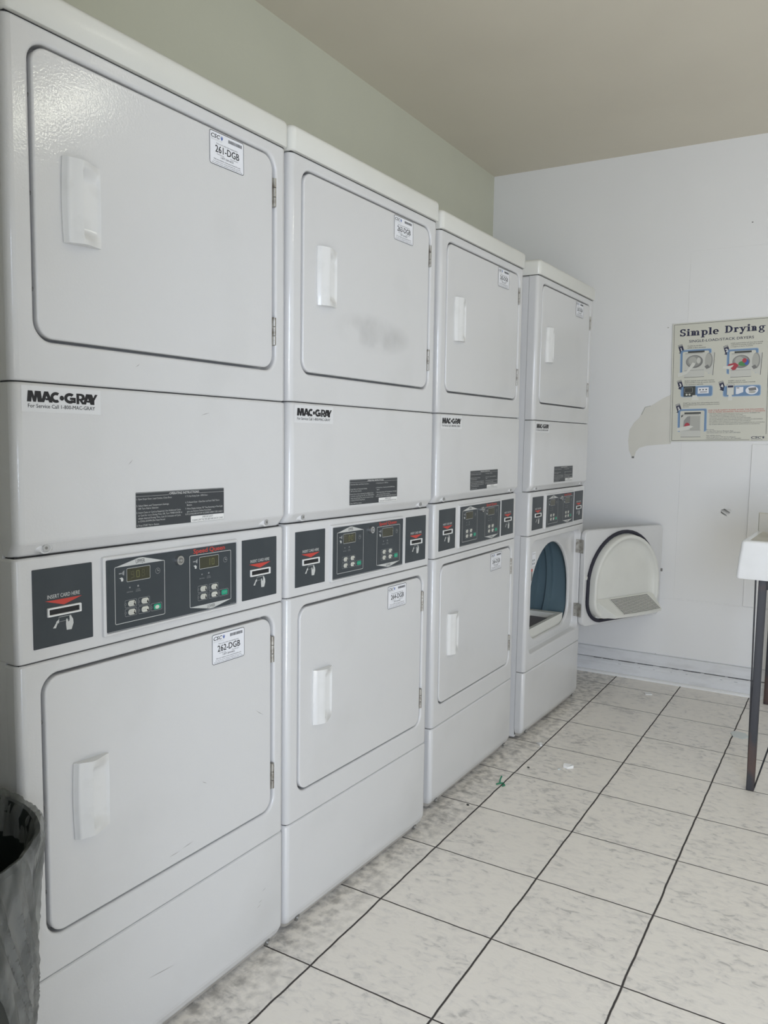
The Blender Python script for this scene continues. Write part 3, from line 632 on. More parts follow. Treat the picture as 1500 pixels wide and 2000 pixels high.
def instructions():
    mb = MB(); x0, x1, z0, z1 = 0.2407, 0.4752, 1.0665, 1.1345; y = -0.0065
    mb.rrect(x0, x1, z0, z1, 0.002, y, 'label_dark'); t = y - 0.0002
    mb.outline(x0, x1, z0, z1, 0.002, 0.0007, t, 'print_gray'); mb.rect(x0, x1, z1 - 0.0021, z1 - 0.0017, t, 'print_gray'); mb.rect(x0, x1, z1 - 0.0085, z1 - 0.0080, t, 'print_gray')
    mb.rect(0.322, 0.404, z1 - 0.0095, z1 - 0.0075, t - 0.0001, 'label_dark')
    mb.text('-OPERATING INSTRUCTIONS-', 0.363, z1 - 0.0080, 0.0045, t - 0.0002, 'print_white', width=0.082, align='C')
    L = [(0.1180, '1. Open Dryer Door, Load Clothes, Close Door.', 0.088), (0.1055, '2. Select Fabric and Temperature Settings.', 0.080), (0.1000, '    OR Turn Fabric Selector.', 0.050),
         (0.0925, '3. Insert Coins or Card as Required. Use Additional Coins', 0.110), (0.0870, '    or Card for more Drying Time, OR, Turn TIMER KNOB to', 0.110), (0.0815, '    obtain desired Drying Time. Last 2-3 minutes of Cycle', 0.106), (0.0760, '    is COOL-DOWN (No Heat) Period.', 0.066), (0.0680, '4. Press START Pad or Button.', 0.055)]
    for z, s_, wd in L: mb.text(s_.strip(), x0 + (0.002 if s_[0] != ' ' else 0.006), 1.0 + z + 0.0015, 0.0032, t, 'print_gray', width=wd)
    Rr = [(0.1180, '5. To Stop Drying Cycle - OPEN Door.', 0.062), (0.1055, '6. To Restart Dryer - Close Door and Push START Pad or', 0.096), (0.1000, '    Button.', 0.014), (0.0925, '7. When Display Indicates "00" Time Remaining or Panel Light', 0.105), (0.0870, '    goes out, Remove Clothes from Dryer.', 0.068), (0.0815, '8. IF CLOTHES ARE NOT DRY AS DESIRED, REPEAT STEPS 3 AND 4', 0.105)]
    for z, s_, wd in Rr: mb.text(s_.strip(), x0 + (0.125 if s_[0] != ' ' else 0.129), 1.0 + z + 0.0015, 0.0032, t, 'print_gray', width=wd)
    mb.rrect(x1 - 0.0955, x1 - 0.001, z0 + 0.001, z0 + 0.0135, 0.0015, t - 0.0001, 'print_white')
    mb.text('IMPORTANT!', x1 - 0.048, z0 + 0.0082, 0.0038, t - 0.0003, 'label_dark', width=0.030, align='C'); mb.text('CLEAN LINT FILTER BEFORE EACH LOAD', x1 - 0.048, z0 + 0.0028, 0.0038, t - 0.0003, 'label_dark', width=0.088, align='C')
    return mb
def screw_boss(x, z, y):
    mb = MB(); n = 20; L = []
    for r, dy in ((0.0240, 0.0100), (0.0180, 0.0052), (0.0125, 0.0008), (0.0095, -0.0002), (0.0085, 0.0012), (0.0, 0.0012)):
        L.append([(x + max(r, 0.0001) * math.cos(2 * PI * j / n), y + dy, z + max(r, 0.0001) * (0.46 if r > 0.013 else 0.80) * math.sin(2 * PI * j / n)) for j in range(n)])
    mb.loft(L, 'enamel', False, False, flip=False); return mb

def make_stack(nu, nl, opened=False, digits=('00 ', '00 '), pressed=False):
    root = empty('stacked_dryer')
    # carcass: open-fronted sheet-metal box
    c = MB(); t = 0.0015
    c.box(t, t + 0.004, 0.0375, YB, 0.012, 1.890, 'enamel_side'); c.box(W - t - 0.004, W - t, 0.0375, YB, 0.012, 1.890, 'enamel_side')
    c.box(t, W - t, YB - 0.004, YB, 0.012, 1.890, 'enamel_side'); c.box(t, W - t, 0.0375, YB, 1.886, 1.890, 'enamel_side'); c.box(t + .004, W - t - .004, 0.0375, YB - .004, 0.012, 0.020, 'enamel_side')
    c.box(t + .004, W - t - .004, 0.0375, YB - .004, 1.03, 1.036, 'enamel_side')
    c.build('cabinet', root)
    for x in (0.05, W - 0.05):
        for yy in (0.07, YB - 0.06):
            q = MB(); q.cyl((x, yy, 0.0045), (x, yy, 0.016), 0.018, 'gap_dark', n=12); q.build('levelling_foot', root)
    # top cap with rounded edges
    q = MB(); n = 5; x0, x1, y0, y1 = -0.0030, W + 0.0030, YU - 0.007, YB
    def cl(i, z, r=0.016):
        P = []
        for cx, cy, a0 in ((x0 + i + r, y0 + i + r, PI), (x1 - i - r, y0 + i + r, 1.5 * PI), (x1 - i - r, y1 - i - r, 0), (x0 + i + r, y1 - i - r, 0.5 * PI)):
            for j in range(n + 1): a = a0 + 0.5 * PI * j / n; P.append((cx + r * math.cos(a), cy + r * math.sin(a), z))
        return P
    L = [cl(0.006, 1.8925), cl(0.0015, 1.8925), cl(0, 1.8945), cl(0, 1.938)]
    for k in range(1, 7): a = 0.5 * PI * k / 6; L.append(cl(0.013 * (1 - math.cos(a)), 1.938 + 0.013 * math.sin(a), 0.016 - 0.008 * (1 - math.cos(a))))
    q.loft(L, 'cap_enamel_warmlit', flip=True); q.build('top_cap', root)
    for (a, b, c_) in ((YU + 0.004, 1.8895, 1.8930), (0.006, 1.3225, 1.3265), (0.012, 1.0335, 1.0365), (0.008, 0.8530, 0.8560), (0.008, 0.2870, 0.2900)):
        q = MB(); q.box(0.006, W - 0.006, a, 0.037, b, c_, 'gap_dark'); q.build('seam', root)
    q = MB(); q.box(0.014, W - 0.014, 0.016, 0.0372, 1.0368, 1.050, 'enamel'); q.build('cover_filler', root)  # added white filler, hides the dark gap behind the cover's lower edge
    recess_panel(UZ0, UZ1, UR[0], UR[1], YU).build('upper_front_panel', root)
    make_door(root, UR[0] + 0.005, UR[1] - 0.005, YU - 0.0005, nu, True)
    # lint filter cover
    q = MB(); r = 0.015
    wrap(q, [(1.0365, 0.0125, 0.0030, r), (1.0385, 0.0100, 0.0015, r), (1.0570, -0.0040, 0.0003, r), (1.0605, -0.0058, 0.0001, r), (1.0640, -0.0062, 0, r), (1.3185, -0.0062, 0, r), (1.3215, -0.0050, 0.0012, r), (1.3235, -0.0015, 0.004, r)], 0.036, 'enamel')
    lc = q.build('lint_cover', root)
    for x in (0.0552, 0.6168):
        screw_boss(x, 1.0490, -0.0015).build('screw_boss', lc)
        q = MB(); q.cyl((x, -0.0005, 1.0490), (x, -0.0030, 1.0490), 0.0062, 'steel', n=16); q.cyl((x, -0.0030, 1.0490), (x, -0.0032, 1.0490), 0.0028, 'screw_metal', n=6); q.build('screw', lc)
    mac_gray().build('maker_label', lc); instructions().build('instruction_label', lc)
    # control panel
    q = MB(); r = 0.010
    wrap(q, [(0.8555, YC + 0.004, 0.003, r), (0.8575, YC + 0.0008, 0.0008, r), (0.8600, YC, 0, r), (1.0295, YC, 0, r), (1.0320, YC + 0.0008, 0.0008, r), (1.0340, YC + 0.004, 0.003, r)], 0.20, 'enamel')
    # raised bezel round the control plate
    lo = [rr(0.1675, 0.5215, 0.8710, 1.0200, 0.004, YC), rr(0.1685, 0.5205, 0.8720, 1.0190, 0.004, YC - 0.005), rr(0.1700, 0.5190, 0.8735, 1.0175, 0.004, YC - 0.006), rr(0.1735, 0.5155 + 0.002, 0.8768, 1.0142, 0.003, YC - 0.006), rr(0.1745, 0.5165, 0.8778, 1.0132, 0.003, YC - 0.002)]
    q.loft(lo, 'enamel', False, True, flip=False, smooth=False)
    cp = q.build('control_panel', root)
    card_plate(0.0298, 0.1477).build('card_reader_plate', cp); card_plate(0.5388, 0.6555).build('card_reader_plate', cp)
    control_art(0).build('control_plate', cp)
    for d in displays(digits): d.build('display', cp)
    for a in (0.1930, 0.3785):
        for b in BT: button(a, *b, pressed=(pressed and a < 0.3)).build('button', cp)
    q = MB(); q.cyl((0.3488, YC - 0.004, 0.9935), (0.3488, YC - 0.012, 0.9935), 0.0100, 'steel', r1=0.0092, n=20); q.cyl((0.3488, YC - 0.012, 0.9935), (0.3488, YC - 0.0135, 0.9935), 0.0055, 'screw_metal', n=16); q.cyl((0.3488, YC - 0.0135, 0.9935), (0.3488, YC - 0.0145, 0.9935), 0.0026, 'steel', n=12); q.build('key_lock', cp)
    # lower front
    recess_panel(LZ0, LZ1, LR[0], LR[1], YL, OPEN if opened else None).build('lower_front_panel', root)
    if not opened: make_door(root, LR[0] + 0.005, LR[1] - 0.005, YL - 0.0005, nl, False)
    # kick panel
    q = MB(); r = 0.013
    wrap(q, [(0.0130, 0.0200, 0.018, r), (0.0200, 0.0140, 0.014, r), (0.0340, 0.0060, 0.006, r), (0.0480, 0.0010, 0.001, r), (0.0560, 0, 0, r), (0.2820, 0, 0, r), (0.2855, 0.001, 0.001, r), (0.2875, 0.004, 0.003, r)], 0.036, 'enamel')
    kp = q.build('kick_panel', root)
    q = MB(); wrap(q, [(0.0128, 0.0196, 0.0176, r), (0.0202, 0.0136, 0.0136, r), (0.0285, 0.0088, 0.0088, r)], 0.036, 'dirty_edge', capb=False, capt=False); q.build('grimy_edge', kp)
    for x in (0.052, 0.630):
        q = MB(); q.box(x - 0.006, x + 0.006, 0.004, 0.014, 0.021, 0.034, 'screw_metal'); q.cyl((x, 0.006, 0.0275), (x, 0.001, 0.0275), 0.004, 'steel', n=10); q.build('clip', kp)
    return root

PL = [((0, 0), -0.00085, (0.0030, 0.00575)), ((0.69350, 0.00034), -0.01224, (0.00446, 0.00481)), ((1.46975, 0.02345), 0.01337, (-0.00457, 0.00323)), ((2.24124, 0.01766), -0.00102, (-0.00028, -0.00129))]
LB = ['white stacked dryer nearest the camera, upper door marked 261-DGB, beside the bagged bin', 'second white stacked dryer from the left, marked 263-DGB, faint grey smear on upper door',
      'third white stacked dryer from the left, marked 265-DGB, both doors closed', 'farthest white stacked dryer, lower door hanging open on its blue-grey drum']
def place(root, k):
    (x, y), yaw, g = PL[k]
    root.location = (x, y, 0.0); root.rotation_euler = (-g[1], g[0], yaw)
    tag(root, LB[k], 'dryer', 'stacked dryers in a row along the wall')
# first machine is built whole; the next two are copies of it with their own labels
stack0 = make_stack(261, 262, False, ('908', ' 10'), True); place(stack0, 0)
def kids(o): return [x for x in list(bpy.data.objects) if x.parent == o]
for k, (nu, nl) in ((1, (263, 264)), (2, (265, 266))):
    s_ = copy_tree(stack0); place(s_, k)
    for d in kids(s_):
        if d.name.startswith('door'):
            up = d.data.vertices[0].co.z > 1.2
            for lab in kids(d):
                if lab.name.startswith('number_label'):
                    lab.data = number_label(nu if up else nl, 0.4405 if up else 0.4435, 1.7905 if up else 0.7548, (YU if up else YL) - 0.0011, tilt=0.012 if up else 0.0).build('number_label').data
                    bpy.data.objects.remove([x for x in bpy.data.objects if x.data == lab.data and x != lab][0])
            if k == 1 and up:
                q = MB(); random.seed(11); yy = YU - 0.0009
                q.rect(0.14, 0.56, 1.45, 1.59, yy, 'smudge'); q.build('smear', d)['label'] = 'faint grey smear'
        if d.name.startswith('control_panel'):
            for b in kids(d):
                if b.name.startswith('display'):
                    left = b.data.vertices[0].co.x < 0.3; txt = (' 00', ' ')[0 if left else 1] if k == 1 else ' '
                    nb = displays((txt, txt))[0 if left else 1].build('display'); b.data = nb.data; bpy.data.objects.remove(nb)
                if b.name.startswith('button') and b.data.materials.find('button_green') >= 0 and b.data.vertices[0].co.x < 0.3:
                    nb = button(0.1930, *BT[4]).build('button'); b.data = nb.data; bpy.data.objects.remove(nb)
def scuffs(par, pts, y, wd=0.0012):
    for x0, z0, x1, z1 in pts:
        q = MB(); dx, dz = x1 - x0, z1 - z0; L_ = math.hypot(dx, dz); nx, nz = -dz / L_ * wd / 2, dx / L_ * wd / 2
        q.poly([(x0, z0), ((x0 + x1) / 2 - nx + dz * 0.06, (z0 + z1) / 2 - nz), (x1, z1), ((x0 + x1) / 2 + nx + dz * 0.06, (z0 + z1) / 2 + nz)][::1], y, 'scratch'); q.build('scuff', par)
for d in kids(stack0):
    if d.name.startswith('door') and d.data.vertices[0].co.z < 1.2: scuffs(d, [(0.5815, 0.6178, 0.6081, 0.5993), (0.3177, 0.3847, 0.3483, 0.3853), (0.3539, 0.3873, 0.3856, 0.3902), (0.4116, 0.5105, 0.4266, 0.5017)], YL - 0.0009)
    if d.name.startswith('kick_panel'): scuffs(d, [(0.6038, 0.1711, 0.6184, 0.1741), (0.2589, 0.1567, 0.3318, 0.1460), (0.5912, 0.1482, 0.6038, 0.1507), (0.585, 0.138, 0.600, 0.142)], -0.0003)
    if d.name.startswith('upper_front_panel'): scuffs(d, [(0.2477, 1.3669, 0.2573, 1.3735)], YU - 0.0003)
    if d.name.startswith('lint_cover'): scuffs(d, [(0.225, 1.186, 0.236, 1.196), (0.41, 1.284, 0.435, 1.290)], -0.0065)
stack3 = make_stack(267, 268, True, ('', ''), False); place(stack3, 3)

# ---- the open door of the last stack, with liner, gasket and lint chute
HX, HA = 0.6395, math.radians(157)
hz0, hz1 = LR[0] + 0.005, LR[1] - 0.005
d = door_slab(hz0, hz1, -0.0005, True)
d.v = [(x - HX, y, z) for x, y, z in d.v]
door = d.build('door', stack3); door.location = (HX, -0.0005, 0); door.rotation_euler = (0, 0, HA); door['label'] = 'lower door swung open'
def sh(mb): mb.v = [(x - HX, y, z) for x, y, z in mb.v]; return mb
sh(handle_mesh(0.5190, 0.6570, -0.0005)).build('handle', door)
sh(number_label(268, 0.4435, 0.7548, -0.0011)).build('number_label', door)
YI = 0.0265
gp = dshape(OPEN[0], OPEN[1] + 0.008, OPEN[2] - 0.008, OPEN[3] + 0.008, 0.108, 0.004, YI + 0.004)
q = MB(); q.tube([Vector(p) for i, p in enumerate(gp) if i not in (12, 24)], 0.0085, 'gasket', closed=True)
sh(q).build('gasket', door)
q = MB(); G = lambda i, y: dshape(OPEN[0], OPEN[1] - 0.004, OPEN[2] + 0.004, OPEN[3] - 0.004, 0.10, i, y)
L = [G(0.002, YI), G(0.006, YI + 0.030)]
for k in range(1, 7): a = PI * k / 6; L.append(G(0.006 + 0.010 * (1 - math.cos(a)), YI + 0.030 + 0.010 * math.sin(a)))
L += [G(0.034, YI + 0.018), G(0.048, YI + 0.012), G(0.064, YI + 0.010)]
q.loft(L, 'liner_plastic', False, True, flip=True)
liner = sh(q).build('door_liner', door)
# lint chute: a wedge from the liner face out over the lower edge, perforated on its sloping top
q = MB(); xa, xb = 0.165, 0.548; xa2, xb2 = 0.175, 0.522
ya, yb2 = YI + 0.012, YI + 0.105
def arc(x0, x1, y, z, bow, n=10): return [(x0 + (x1 - x0) * j / n, y + bow * 4 * (j / n) * (1 - j / n), z) for j in range(n + 1)]
A = arc(xa - 0.035, xb + 0.02, ya, 0.488, 0.0); B = arc(xa2, xb2, yb2, 0.424, 0.012); Cc = arc(xa2, xb2, yb2 - 0.003, 0.411, 0.012); Dd = arc(xa - 0.02, xb + 0.005, ya, 0.402, 0.0)
q.loft([A, B, Cc, Dd], 'liner_plastic', False, False, smooth=False, closed=False)
for s0 in (0, 10): q.add([A[s0], B[s0], Cc[s0], Dd[s0]], [(0, 1, 2, 3) if s0 else (3, 2, 1, 0)], 'liner_plastic')
sh(q).build('lint_chute', door)
q = MB(); gx0, gx1 = 0.185, 0.465; nn = 30; mmr = 13
def gp_(s, t, o=0.0):
    y = ya + 0.010 + (yb2 - ya - 0.012) * t + 0.010 * 4 * ((gx0 + (gx1 - gx0) * s - xa2) / (xb2 - xa2)) * (1 - (gx0 + (gx1 - gx0) * s - xa2) / (xb2 - xa2)) * t
    return (gx0 + (gx1 - gx0) * s, y + o * 0.6, 0.4820 - 0.0570 * t + o)
q.add([gp_(i / 10, j, 0.0012) for j in (0, 1) for i in range(11)], [(i, i + 1, 12 + i, 11 + i)[::-1] for i in range(10)], 'gap_dark')
for i in range(nn + 1):
    s = i / nn; d_ = 0.0016 / (gx1 - gx0); q.add([gp_(s - d_, 0, .002), gp_(s + d_, 0, .002), gp_(s + d_, 1, .002), gp_(s - d_, 1, .002)], [(0, 1, 2, 3)], 'liner_plastic')
for j in range(mmr + 1):
    t = j / mmr; q.add([gp_(i / 10, t + dt, .0021) for dt in (-0.013, 0.013) for i in range(11)], [(i, i + 1, 12 + i, 11 + i) for i in range(10)], 'liner_plastic')
sh(q).build('lint_grille', door)
q = MB(); q.box(0.612, 0.622, YI - 0.001, YI + 0.004, 0.590, 0.606, 'liner_plastic'); sh(q).build('strike', door)
q = MB(); q.box(0.046, 0.054, YI - 0.003, YI + 0.006, 0.585, 0.600, 'screw_metal'); sh(q).build('latch', door)
for zc in (0.7485, 0.4425):
    q = MB(); q.box(HX + 0.001, HX + 0.0045, -0.001, 0.020, zc - 0.0315, zc + 0.0315, 'hinge_metal')
    q.cyl((HX, -0.0045, zc - 0.0315), (HX, -0.0045, zc + 0.0315), 0.0045, 'hinge_metal', n=12)
    for dz in (-0.02, 0.02): q.cyl((HX + 0.0012, 0.012, zc + dz), (HX, 0.012, zc + dz), 0.003, 'screw_metal', n=8)
    c_, s_ = math.cos(HA), math.sin(HA)
    pl = [(0.0045, 0.0005), (0.0030, 0.0005), (0.0030, YI - 0.002), (0.0045, YI - 0.002)]
    V = [(HX + a * c_ - b * s_, -0.0005 + a * s_ + b * c_, z) for z in (zc - 0.0315, zc + 0.0315) for a, b in pl]
    q.add(V, [(0, 1, 2, 3), (7, 6, 5, 4), (0, 4, 5, 1), (1, 5, 6, 2), (2, 6, 7, 3), (3, 7, 4, 0)], 'hinge_metal'); q.build('hinge', stack3)
# drum seen through the opening
q = MB(); cx, cz, n = 0.3415, 0.590, 64; prof = [(0.050, 0.296), (0.09, 0.296)]
for yc in (0.125, 0.20, 0.31, 0.42): prof += [(yc, 0.296), (yc + 0.004, 0.276), (yc + 0.026, 0.276), (yc + 0.030, 0.296)]
prof += [(0.555, 0.296), (0.565, 0.285), (0.568, 0.20), (0.560, 0.12), (0.568, 0.02)]
L = [[(cx + r * math.cos(2 * PI * j / n), y, cz + r * math.sin(2 * PI * j / n)) for j in range(n)] for y, r in prof]
q.loft(L, 'drum', False, True, flip=False)
dr = q.build('drum', stack3); dr['label'] = 'blue-grey drum'
for a in (PI / 2, PI, 1.5 * PI):
    q = MB(); c_, s_ = math.cos(a), math.sin(a)
    L = []
    for y, hgt in ((0.08, 0.015), (0.11, 0.032), (0.50, 0.032), (0.55, 0.012)):
        L.append([(cx + (0.297 - hh) * c_ - tt * s_, y, cz + (0.297 - hh) * s_ + tt * c_) for tt, hh in ((-0.045, 0), (-0.018, hgt * .8), (0, hgt), (0.018, hgt * .8), (0.045, 0))])
    q.loft(L, 'drum', True, True, closed=False); q.build('baffle', dr)
q = MB(); D0 = dshape(*OPEN, 0.007, 0.0435); O0 = [(cx + 0.30 * math.cos(a), 0.048, cz + 0.30 * math.sin(a)) for a in [math.atan2(p[2] - cz, p[0] - cx) for p in D0]]
q.loft([O0, D0], 'enamel', False, False, smooth=False); q.loft([D0, O0], 'enamel', False, False, smooth=False); q.build('bulkhead', stack3)
q = MB()                                                                        # outlet tray at the foot of the opening
q.loft([rr(0.19, 0.52, 0.0, 0.0001, 0.00004, 0)][:0] or [[(x, y, z) for x, y in ((0.150, 0.048), (0.560, 0.048), (0.545, 0.20), (0.165, 0.20))] for z in (0.372,)] + [[(x, y, 0.438) for x, y in ((0.150, 0.044), (0.560, 0.044), (0.545, 0.21), (0.165, 0.21))]] + [[(x, y, 0.438) for x, y in ((0.195, 0.06), (0.515, 0.06), (0.515, 0.190), (0.195, 0.190))]] + [[(x, y, 0.415) for x, y in ((0.205, 0.065), (0.505, 0.065), (0.505, 0.180), (0.205, 0.180))]], 'liner_plastic', True, False, flip=True, smooth=False)
q.add([(0.205, 0.065, 0.4155), (0.505, 0.065, 0.4155), (0.505, 0.18, 0.4155), (0.205, 0.18, 0.4155)], [(0, 1, 2, 3)], 'filter_gray'); q.build('lint_outlet', stack3)
q = MB(); t = 0.0304
q.rect(0.118, 0.158, 0.715, 0.775, t, 'label_white'); q.text('WARNING', 0.138, 0.765, 0.004, t - .0003, 'print_dim', width=0.03, align='C')
for k in range(4): q.rect(0.124 + 0.016 * (k % 2), 0.134 + 0.016 * (k % 2), 0.735 - 0.014 * (k // 2), 0.744 - 0.014 * (k // 2), t - .0002, 'print_dim')
q.rect(0.104, 0.128, 0.655, 0.705, t, 'pic_gray_dark'); q.rect(0.104, 0.128, 0.693, 0.705, t - .0002, 'print_red'); q.rect(0.100, 0.110, 0.625, 0.640, t - .0002, 'button_cream')
q.build('warning_label', stack3)

# ------------------------------------------------------------------ poster on the far wall
pst = empty('instruction_poster')
tl = Vector((3.4457, -0.2300, 1.8393))
pst.location = tl + Vector((-0.0042, 0, 0)); pst.rotation_euler = (Matrix.Rotation(-PI / 2 + FW, 3, 'Z') @ Matrix.Rotation(-0.0251, 3, 'Y')).to_euler()
tag(pst, 'rectangular Simple Drying instruction poster with step pictures, on far wall above sink', 'poster')
PH, PW = 0.591, 0.4525
q = MB(); q.bbox(0, PW, -0.0015, 0.0015, -PH, 0, 0.001, 'poster_edge', 1); q.rect(0.003, PW - 0.003, -PH + 0.003, -0.003, -0.0017, 'poster_board'); q.build('board', pst)
q = MB(); t = -0.0020
q.outline(0.0085, PW - 0.0095, -PH + 0.0055, -0.006, 0.002, 0.0016, t, 'print_black')
q.rect(0.370, PW - 0.002, -PH + 0.002, -PH + 0.012, t - 0.0001, 'poster_board'); q.rect(PW - 0.014, PW - 0.004, -PH + 0.01, -0.558, t - 0.0001, 'poster_board')
q.build('border', pst)
q = MB(); t2 = t - 0.0003
# slab-serif title drawn from stems and bowls (cap height 1)
def serif_word(q, word, x, z, h, width, mat, y):
    adv = dict(S=.70, i=.44, m=1.06, p=.76, l=.44, e=.66, D=.90, r=.58, y=.76, n=.74, g=.74); tot = sum(adv[c_] for c_ in word); kx = width / tot; cur = [x]
    def P(pts): q.poly([(cur[0] + a * kx, z + b * h) for a, b in pts], y, mat)
    def R(x0, x1, z0, z1): P([(x0, z0), (x1, z0), (x1, z1), (x0, z1)])
    def A(cx_, cz_, rx, rz, tx, tz, a0, a1, n=16):
        for k in range(n):
            u, v = math.radians(a0 + (a1 - a0) * k / n), math.radians(a0 + (a1 - a0) * (k + 1) / n)
            F = [(cx_ + rx * math.cos(u), cz_ + rz * math.sin(u)), (cx_ + rx * math.cos(v), cz_ + rz * math.sin(v)), (cx_ + (rx - tx) * math.cos(v), cz_ + (rz - tz) * math.sin(v)), (cx_ + (rx - tx) * math.cos(u), cz_ + (rz - tz) * math.sin(u))]
            P(F if a1 > a0 else F[::-1])
    X = .68; w = .21
    def stem(x0, z0, z1, foot=True, head=True):
        R(x0, x0 + w, z0, z1)
        if foot: R(x0 - .09, x0 + w + .09, z0, z0 + .09)
        if head: R(x0 - .10, x0 + .05, z1 - .09, z1)
    for c_ in word:
        if c_ == 'S': A(.35, .735, .30, .285, .19, .13, 20, 270); A(.35, .265, .31, .285, .19, .13, 90, -160); R(.52, .62, .70, .99); R(.06, .15, .02, .31)
        elif c_ == 'i': stem(.12, 0, X); A(.225, .87, .13, .13, .129, .129, 0, 360)
        elif c_ == 'l': stem(.12, 0, 1)
        elif c_ in 'mn':
            stem(.12, 0, X)
            for k in range(2 if c_ == 'm' else 1): A(.34 + .34 * k, .45, .22, .24, .17, .12, 0, 140); R(.35 + .34 * k, .35 + .34 * k + w, .0, .47); R(.30 + .34 * k, .62 + .34 * k, 0, .09)
        elif c_ == 'p': stem(.12, -.34, X); A(.42, .33, .30, .36, .20, .11, -165, 165)
        elif c_ == 'e': A(.34, .335, .30, .36, .20, .10, -40, -330) ; A(.34, .335, .30, .36, .19, .10, 0, 300); R(.15, .62, .29, .38)
        elif c_ == 'D': stem(.12, 0, 1); R(.10, .42, 0, .11); R(.10, .42, .89, 1.0); A(.40, .5, .44, .5, .22, .11, -90, 90)
        elif c_ == 'r': stem(.12, 0, X); A(.40, .44, .17, .25, .16, .15, 10, 150); R(.0 + .03, .42, 0, .09)
        elif c_ == 'y': P([(.10, X), (.32, X), (.50, .12), (.36, -.02)]); P([(.56, X), (.67, X), (.36, -.20), (.27, -.12)]); R(.0, .38, X - .09, X); R(.48, .76, X - .09, X); A(.22, -.20, .15, .14, .13, .12, 0, 360)
        elif c_ == 'g': A(.32, .42, .26, .27, .17, .10, 0, 360); R(.48, .72, .58, .68); P([(.12, .22), (.24, .22), (.30, .06), (.12, .06)]); R(.14, .50, .02, .13); A(.34, -.12, .31, .21, .15, .09, 0, 360)
        cur[0] += adv[c_] * kx
serif_word(q, 'Simple', 0.0350, -0.0655, 0.0345, 0.1840, 'print_navy', t2); serif_word(q, 'Drying', 0.2440, -0.0630, 0.0335, 0.1820, 'print_navy', t2)
q.text('SINGLE-LOAD/STACK DRYERS', 0.0812, -0.0985, 0.0120, t2, 'print_navy', width=0.295, bold=0.01)
q.build('heading', pst)
def step(n_, x, z, parent):
    q = MB(); r = -0.42
    def tr(a, b): return (x + a * math.cos(r) - b * math.sin(r), z + a * math.sin(r) + b * math.cos(r))
    # flag tilted so that it points down to the right
    def P(L, yy, m_): q.poly([tr(-a * 1.25, b * 1.15) for a, b in L][::-1], yy, m_)
    r = 0.30
    P([(-0.0085, 0.020), (0.0085, 0.020), (0.0085, -0.012), (0.014, -0.012), (0, -0.024), (-0.014, -0.012), (-0.0085, -0.012)], t2, 'print_navy')
    P([(-0.0080, 0.0185), (0.0080, 0.0185), (0.0080, 0.0155), (-0.0080, 0.0155)], t2 - 0.0002, 'pic_gray_light'); P([(-0.0080, 0.0135), (0.0080, 0.0135), (0.0080, 0.0120), (-0.0080, 0.0120)], t2 - 0.0002, 'pic_gray')
    q.text(str(n_), x + 0.0015, z - 0.0085, 0.0160, t2 - 0.0003, 'print_white', align='C', bold=0.05, rot=0.25)
    q.build('step_number', parent)
for n_, x, z in ((1, 0.0455, -0.1290), (2, 0.2570, -0.1470), (3, 0.0450, -0.3060), (4, 0.2400, -0.3190), (5, 0.0405, -0.4240)): step(n_, x, z, pst)
